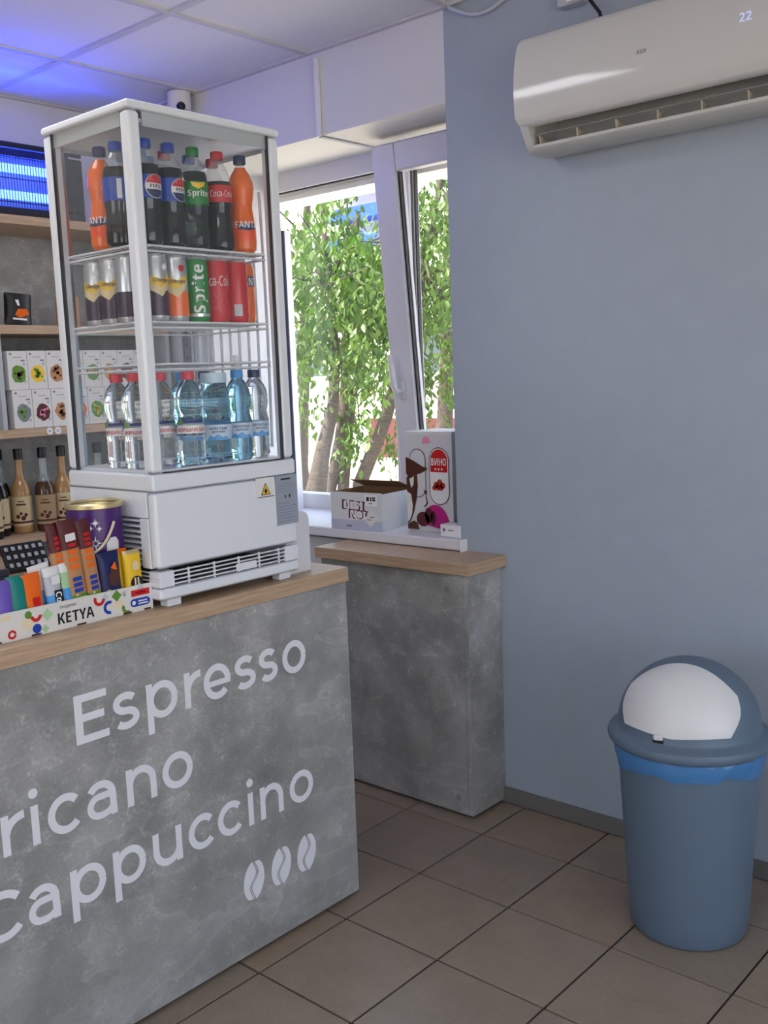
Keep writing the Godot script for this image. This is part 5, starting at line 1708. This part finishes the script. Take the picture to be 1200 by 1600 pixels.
	sweet("candy_bar", "orange sweet pack with red and white print in the tray", Vector2(55, 962), Vector2(45, 896), zf - 0.016, 0.044, 0.011, [[0.0, 1.0, M.orange]])
	sweet("candy_bar", "teal sweet pack standing in the tray", Vector2(31, 972), Vector2(22, 900), zf - 0.018, 0.042, 0.012, [[0.0, 1.0, M.teal]])
	sweet("candy_bar", "lilac sweet pack standing beside the teal pack", Vector2(8, 978), Vector2(1, 908), zf - 0.015, 0.040, 0.010, [[0.0, 1.0, M.lilac]])
	# purple gift tin with rope handle
	var tin := thing("gift_tin", "purple gift tin with gold rim, white stars and rope handle beside the fridge", "tin", Vector3(-0.6545, y, -0.146), "", -0.62)
	var tr := 0.0605
	var th := 0.236
	part(tin, "body", lt([Vector2(0.0, 0.0), Vector2(tr, 0.0), Vector2(tr, th)], 36), M.purple)
	part(tin, "rim", lt([Vector2(tr, th - 0.002), Vector2(tr + 0.003, th), Vector2(tr + 0.003, th + 0.008), Vector2(tr - 0.002, th + 0.011), Vector2(tr - 0.006, th + 0.006)], 36), M.gold)
	part(tin, "lid", lt([Vector2(0.0, th + 0.004), Vector2(tr - 0.003, th + 0.004)], 36), M.gold)
	var star := func(cx: float, cy: float, r: float) -> PackedVector2Array:
		var o := PackedVector2Array()
		for i in 16:
			var a := TAU * i / 16.0
			var k := r if i % 4 == 0 else (r * 0.30 if i % 2 == 1 else r * 0.55)
			o.append(Vector2(cx + k * cos(a), cy + k * sin(a)))
		return o
	for q in [[0.004, 0.205, 0.011], [0.012, 0.192, 0.008], [-0.006, 0.194, 0.007], [0.002, 0.160, 0.017], [-0.032, 0.205, 0.006], [-0.040, 0.160, 0.007], [0.045, 0.195, 0.006]]:
		wrap_patch(tin, "star_print", star.call(0.0, 0.0, q[2]), tr + 0.0005, q[1], q[0] / tr, M.white)
	wrap_patch(tin, "star_centre", disc2(0, 0, 0.005, 0.005, 10), tr + 0.0008, 0.160, 0.002 / tr, M.purple)
	wrap_patch(tin, "arch_print", PackedVector2Array([Vector2(-0.016, -0.028), Vector2(-0.008, -0.028), Vector2(-0.006, -0.012), Vector2(0.006, -0.012), Vector2(0.008, -0.028), Vector2(0.016, -0.028), Vector2(0.018, 0.010), Vector2(0.010, 0.020), Vector2(-0.004, 0.020), Vector2(-0.014, 0.008)]), tr + 0.0005, 0.150, 0.040 / tr, M.white)
	var rope := MB.new()
	var rp := []
	for i in 15:
		var s := i / 14.0
		var a := lerpf(0.72, -0.62, s)
		rp.append(Vector3(sin(a), 0, cos(a)) * (tr + 0.006) + Vector3(0, lerpf(0.205, 0.112, s) - 0.030 * sin(s * PI) * (1.0 - s), 0))
	rope.tube(rp, 0.0032, 8)
	part(tin, "rope_handle", rope, M.beige)
	# things behind the tray
	var kp := thing("black_keypad", "black keypad with silver keys tilted up on the wooden table behind the counter", "keypad", Vector3(-0.225, 0.8735, -1.275), "", -0.05)
	kp.rotation.x = 1.0
	part(kp, "body", bx(Vector3(-0.075, 0, -0.05), Vector3(0.075, 0.016, 0.05), 0.004), M.black)
	for i in 6:
		for j in 3:
			part(kp, "key", cbx(Vector3(-0.060 + i * 0.024, 0.0185, -0.030 + j * 0.030), Vector3(0.013, 0.005, 0.016), 0.002), M.silver)
	var tr2 := thing("grey_tray", "dark grey purple plastic tray on the wooden table behind the counter", "tray", Vector3(-0.52, 0.8303, -1.26))
	part(tr2, "base", bx(Vector3(-0.20, 0, -0.08), Vector3(0.19, 0.010, 0.08), 0.004), mat(Color(0.27, 0.26, 0.32), 0.5))
	part(tr2, "edge", bx(Vector3(-0.20, 0.010, 0.07), Vector3(0.19, 0.034, 0.08), 0.003), mat(Color(0.27, 0.26, 0.32), 0.5))
	var bl := thing("side_table", "plain wooden side table below the shelves behind the counter", "table", Vector3(-0.19, 0.0, -1.40))
	part(bl, "top", bx(Vector3(-0.60, 0.80, -0.23), Vector3(0.16, 0.83, 0.24), 0.002), M.wood)
	part(bl, "leg", bx(Vector3(-0.60, 0, -0.22), Vector3(-0.57, 0.80, 0.10)), M.wood)
	part(bl, "leg", bx(Vector3(0.12, 0, -0.22), Vector3(0.15, 0.80, 0.10)), M.wood)

func sweet(called: String, label: String, foot: Vector2, head: Vector2, z: float, w: float, d: float, bands: Array, tag := false) -> void:
	var a := on_plane(foot.x, foot.y, 2, z)
	var b := on_plane(head.x, head.y, 2, z)
	a += (b - a) * ((0.9335 - a.y) / (b.y - a.y))      # its foot stands on the tray
	var t := thing(called, label, "sweet pack", a)
	var v := b - a
	t.rotation.z = -atan2(v.x, v.y)
	var h := v.length()
	pouch(t, w, h, d, bands)
	var f := Transform3D(Basis.IDENTITY, Vector3(0, 0, d + 0.0012))
	if tag:
		print_on(t, "price_tag", [rect2(-0.013, h * 0.80, 0.011, h * 0.87)], M.white, Transform3D(Basis.IDENTITY, Vector3(0, 0, d + 0.0024)))
	if called == "wafer_stick":
		var marks := []
		for k in 3:
			marks.append(rect2(-w * 0.26, h * (0.53 + 0.07 * k), w * 0.22, h * (0.575 + 0.07 * k)))
		print_on(t, "biscuit_print", marks, M.orange, f)
		for k in 3:
			print_on(t, "blue_print", [rect2(-w * 0.24, h * (0.30 + 0.055 * k), w * 0.24, h * (0.338 + 0.055 * k))], M.blue, f)
			print_on(t, "red_print", [rect2(-w * 0.20, h * (0.745 + 0.05 * k), w * 0.22, h * (0.775 + 0.05 * k))], M.red, f)
		var dots := []
		rng.seed = 5
		for k in 12:
			dots.append(disc2(rng.randf_range(-0.3, 0.3) * w, h * rng.randf_range(0.06, 0.28), 0.003, 0.0022, 8))
		print_on(t, "nut_print", dots, M.cream, f)
	elif label.begins_with("dark blue"):
		print_on(t, "caramel_picture", [PackedVector2Array([Vector2(-0.010, h * 0.62), Vector2(0.012, h * 0.86), Vector2(0.019, h * 0.60), Vector2(0.010, h * 0.45), Vector2(-0.008, h * 0.48)])], M.brown, f)
		print_on(t, "caramel_highlight", [PackedVector2Array([Vector2(-0.002, h * 0.75), Vector2(0.010, h * 0.84), Vector2(0.014, h * 0.70)])], M.orange, Transform3D(Basis.IDENTITY, Vector3(0, 0, d + 0.0015)))
		var g := part(t, "lettering", text_mesh("5", 0.017, true), M.gold)
		g.position = Vector3(-0.012, h * 0.36, d + 0.0014)
	elif label.begins_with("yellow sweet pack with"):
		print_on(t, "black_emblem", [disc2(0.002, h * 0.45, 0.016, 0.016)], M.black, f)
		print_on(t, "emblem_marks", [rect2(-0.004, h * 0.36, 0.0, h * 0.54), rect2(0.004, h * 0.36, 0.008, h * 0.54)], M.beige, Transform3D(Basis.IDENTITY, Vector3(0, 0, d + 0.0015)))
		print_on(t, "drop_picture", [disc2(0.002, h * 0.74, 0.009, 0.011)], M.cream, f)
	elif label.begins_with("orange sweet"):
		print_on(t, "red_print", [rect2(-0.006, h * 0.42, 0.010, h * 0.60)], M.red, f)
		print_on(t, "white_print", [disc2(0.008, h * 0.28, 0.012, 0.009)], M.white, f)
	elif label.begins_with("blue and white coconut bar with"):
		print_on(t, "dark_stripe", [rect2(-0.002, h * 0.05, 0.017, h * 0.62)], M.black, f)
		var g := part(t, "lettering", text_mesh("Coco", 0.014, true), M.white)
		g.transform = Transform3D(Basis(Vector3.BACK, -PI / 2), Vector3(0.007, h * 0.42, d + 0.0016))
		print_on(t, "price_tag", [rect2(-0.006, h * 0.72, 0.014, h * 0.86)], M.white, f)

# ------------------------------------------------------------------ outside the window
const GY := -0.60

func build_outside() -> void:
	struct("ground_yard", bx(Vector3(1.3, GY - 0.2, -60), Vector3(60, GY, 40)), M.ground, Vector3.ZERO, "sunlit pale yard ground outside the window", "ground")
	struct("ground_street", bx(Vector3(-40, GY - 0.2, RZ1 + 0.2), Vector3(1.3, GY, 60)), M.ground, Vector3.ZERO, "pale pavement before the shop front", "ground")
	# house across the yard
	var h := thing("house_across_yard", "pale house with dark red plinth and blue balcony bands across the yard", "building", Vector3(17.0, GY, -16.0))
	part(h, "wall", bx(Vector3(0.0, 0.0, -24), Vector3(6, 9.0, 16)), M.facade)
	part(h, "plinth", bx(Vector3(-0.12, 0.0, 0.7), Vector3(0.0, 0.98, 16)), M.plinth)
	part(h, "plinth", bx(Vector3(-0.12, 0.0, -24), Vector3(0.0, 0.5, 0.7)), M.grey)
	for y in [5.10, 5.80, 6.60]:
		part(h, "balcony_band", bx(Vector3(-0.7, y, 0.0), Vector3(0.0, y + 0.28, 2.2)), mat(Color(0.10, 0.27, 0.66), 0.5))
	for k in 6:
		var f := part(h, "window", bx(Vector3(-0.03, 2.0, -10.0 + k * 4.0), Vector3(0.0, 3.4, -8.6 + k * 4.0)), M.white)
		part(f, "window_pane", bx(Vector3(-0.04, 2.08, -9.9 + k * 4.0), Vector3(-0.03, 3.32, -8.7 + k * 4.0)), mat(Color(0.22, 0.27, 0.31), 0.08))
	# trees, their trunks set where the photograph shows them through the pane
	var A := func(px: float, py: float, x: float) -> Vector3:
		return on_plane(px, py, 0, x)
	tree("tree", "leafy tree with twisted pale trunk close to the window", [[A.call(494, 765, 6.0), A.call(505, 700, 6.0), A.call(520, 640, 6.05), A.call(524, 560, 6.1), A.call(515, 440, 6.2), A.call(500, 300, 6.2)]], [0.12, 0.085, 0.07, 0.055, 0.045, 0.03], 1, A.call(500, 450, 5.8), Vector3(1.3, 1.55, 1.2), 100)
	tree("tree", "leafy tree with forked trunk in the yard between the other trunks", [[A.call(516, 765, 6.9), A.call(532, 690, 6.9), A.call(540, 620, 6.9), A.call(545, 480, 7.0), A.call(560, 330, 7.1)], [A.call(536, 770, 7.0), A.call(541, 690, 7.0), A.call(548, 620, 7.0), A.call(575, 480, 7.0), A.call(600, 330, 7.1)]], [0.075, 0.08, 0.075, 0.055, 0.03], 2, A.call(575, 470, 7.0), Vector3(1.4, 1.6, 1.1), 100)
	tree("tree", "leafy tree with dark leaning trunk behind the sash stile", [[A.call(562, 757, 6.4), A.call(585, 700, 6.4), A.call(604, 650, 6.4), A.call(628, 560, 6.4), A.call(660, 420, 6.5), A.call(690, 280, 6.6)]], [0.085, 0.075, 0.07, 0.06, 0.05, 0.03], 3, A.call(640, 455, 6.2), Vector3(1.3, 1.5, 1.1), 95)
	tree("tree", "broad leafy tree further off in the yard near the house", [[A.call(690, 740, 10.5), A.call(695, 660, 10.5), A.call(700, 500, 10.5), A.call(700, 300, 10.5)]], [0.16, 0.13, 0.1, 0.06], 4, A.call(690, 440, 10.0), Vector3(2.2, 2.6, 2.2), 60)
	tree("tree", "broad leafy tree further off in the yard beyond the twisted trunk", [[A.call(470, 730, 10.5), A.call(472, 660, 10.5), A.call(478, 500, 10.5), A.call(480, 300, 10.5)]], [0.14, 0.12, 0.1, 0.06], 5, A.call(500, 400, 10.0), Vector3(2.2, 2.4, 2.2), 60)

	tree("tree", "leafy tree standing in the yard opposite the blue wall", [[Vector3(7.6, 0.1, -2.6), Vector3(7.6, 1.2, -2.55), Vector3(7.65, 2.4, -2.5), Vector3(7.6, 3.6, -2.4)]], [0.13, 0.1, 0.08, 0.05], 6, Vector3(7.4, 2.7, -2.5), Vector3(1.6, 1.7, 1.6), 90)
	tree("tree", "leafy tree standing in the yard beyond the fridge side of the window", [[Vector3(6.8, 0.1, -11.0), Vector3(6.8, 1.2, -11.0), Vector3(6.9, 2.4, -10.9), Vector3(6.8, 3.6, -10.8)]], [0.13, 0.1, 0.08, 0.05], 7, Vector3(6.8, 2.7, -10.9), Vector3(1.6, 1.7, 1.6), 80)

func tree(called: String, label: String, stems: Array, radii: Array, sd: int, crown: Vector3, ext: Vector3, sprays: int) -> void:
	var foot: Vector3 = stems[0][0]
	var base := Vector3(foot.x, GY, foot.z)
	var t := thing(called, label, "tree", base)
	for s in stems:
		var pts := [Vector3(s[0].x, GY - 0.02, s[0].z) - base]
		var rr := [radii[0] * 1.35]
		for i in s.size():
			pts.append(s[i] - base)
			rr.append(radii[i])
		var b := MB.new()
		b.tube(pts, rr, 12)
		part(t, "trunk", b, M.bark)
	var r := RandomNumberGenerator.new()
	r.seed = 1000 + sd
	var br := MB.new()
	var xs: Array[Transform3D] = []
	var cs: Array[Color] = []
	var top: Vector3 = stems[0][stems[0].size() - 2]
	for k in sprays:
		# sprays of drooping leaflets scattered through the crown
		var o := Vector3(r.randfn(0, 0.45), r.randfn(0, 0.45), r.randfn(0, 0.45)).limit_length(1.1) * ext + crown
		if k % 6 == 0:
			br.tube([top - base, (top + o) / 2.0 + Vector3(0, 0.12, 0) - base, o - base], [0.022, 0.014, 0.006], 5)
		var dir := Vector3(r.randf_range(-1, 1), r.randf_range(-1.0, 0.15), r.randf_range(-1, 1)).normalized()
		var tone := r.randf()
		for j in 34:
			var along := r.randf()
			var p := o + dir * along * 0.42 + Vector3(r.randfn(0, 0.07), r.randfn(0, 0.07) - along * along * 0.16, r.randfn(0, 0.07))
			var bas := Basis.from_euler(Vector3(r.randf_range(-0.9, 0.9), r.randf() * TAU, r.randf_range(-0.7, 0.7)))
			var sc := r.randf_range(0.75, 1.35)
			xs.append(Transform3D(bas.scaled(Vector3(sc, sc, sc)), p - base))
			var c := Color(0.055, 0.110, 0.019).lerp(Color(0.098, 0.165, 0.030), clampf(tone * 0.5 + r.randf() * 0.5, 0, 1))
			cs.append(c)
	part(t, "branches", br, M.bark).set_meta("kind", "stuff")
	var leaf := MB.new()
	var up := Vector3(0, 0, 1)
	var L := 0.090
	var W := 0.020
	for s in [-1.0, 1.0]:
		var nn := Vector3(0.35 * s, 0, 1).normalized()
		var e1 := Vector3(s * W, -L * 0.35, -0.008)
		var e2 := Vector3(s * W * 0.8, -L * 0.68, -0.007)
		leaf.tri(Vector3.ZERO, e1, Vector3(0, -L * 0.4, 0), nn, nn, up)
		leaf.tri(e1, e2, Vector3(0, -L * 0.4, 0), nn, nn, up)
		leaf.tri(e2, Vector3(0, -L, -0.004), Vector3(0, -L * 0.4, 0), nn, up, up)
	var mm := MultiMesh.new()
	mm.transform_format = MultiMesh.TRANSFORM_3D
	mm.use_colors = true
	mm.mesh = leaf.mesh()
	mm.instance_count = xs.size()
	for i in xs.size():
		mm.set_instance_transform(i, xs[i])
		mm.set_instance_color(i, cs[i])
	var mi := MultiMeshInstance3D.new()
	mi.name = "foliage"
	mi.multimesh = mm
	mi.material_override = M.leaf
	mi.set_meta("kind", "stuff")
	t.add_child(mi)

func _ready() -> void:
	setup_view()
	make_materials()
	build_room()
	build_counter()
	build_fridge()
	build_air_conditioner()
	build_bin()
	build_shelving()
	build_sill_things()
	build_counter_goods()
	fill_fridge()
	build_ceiling_camera()
	build_outside()
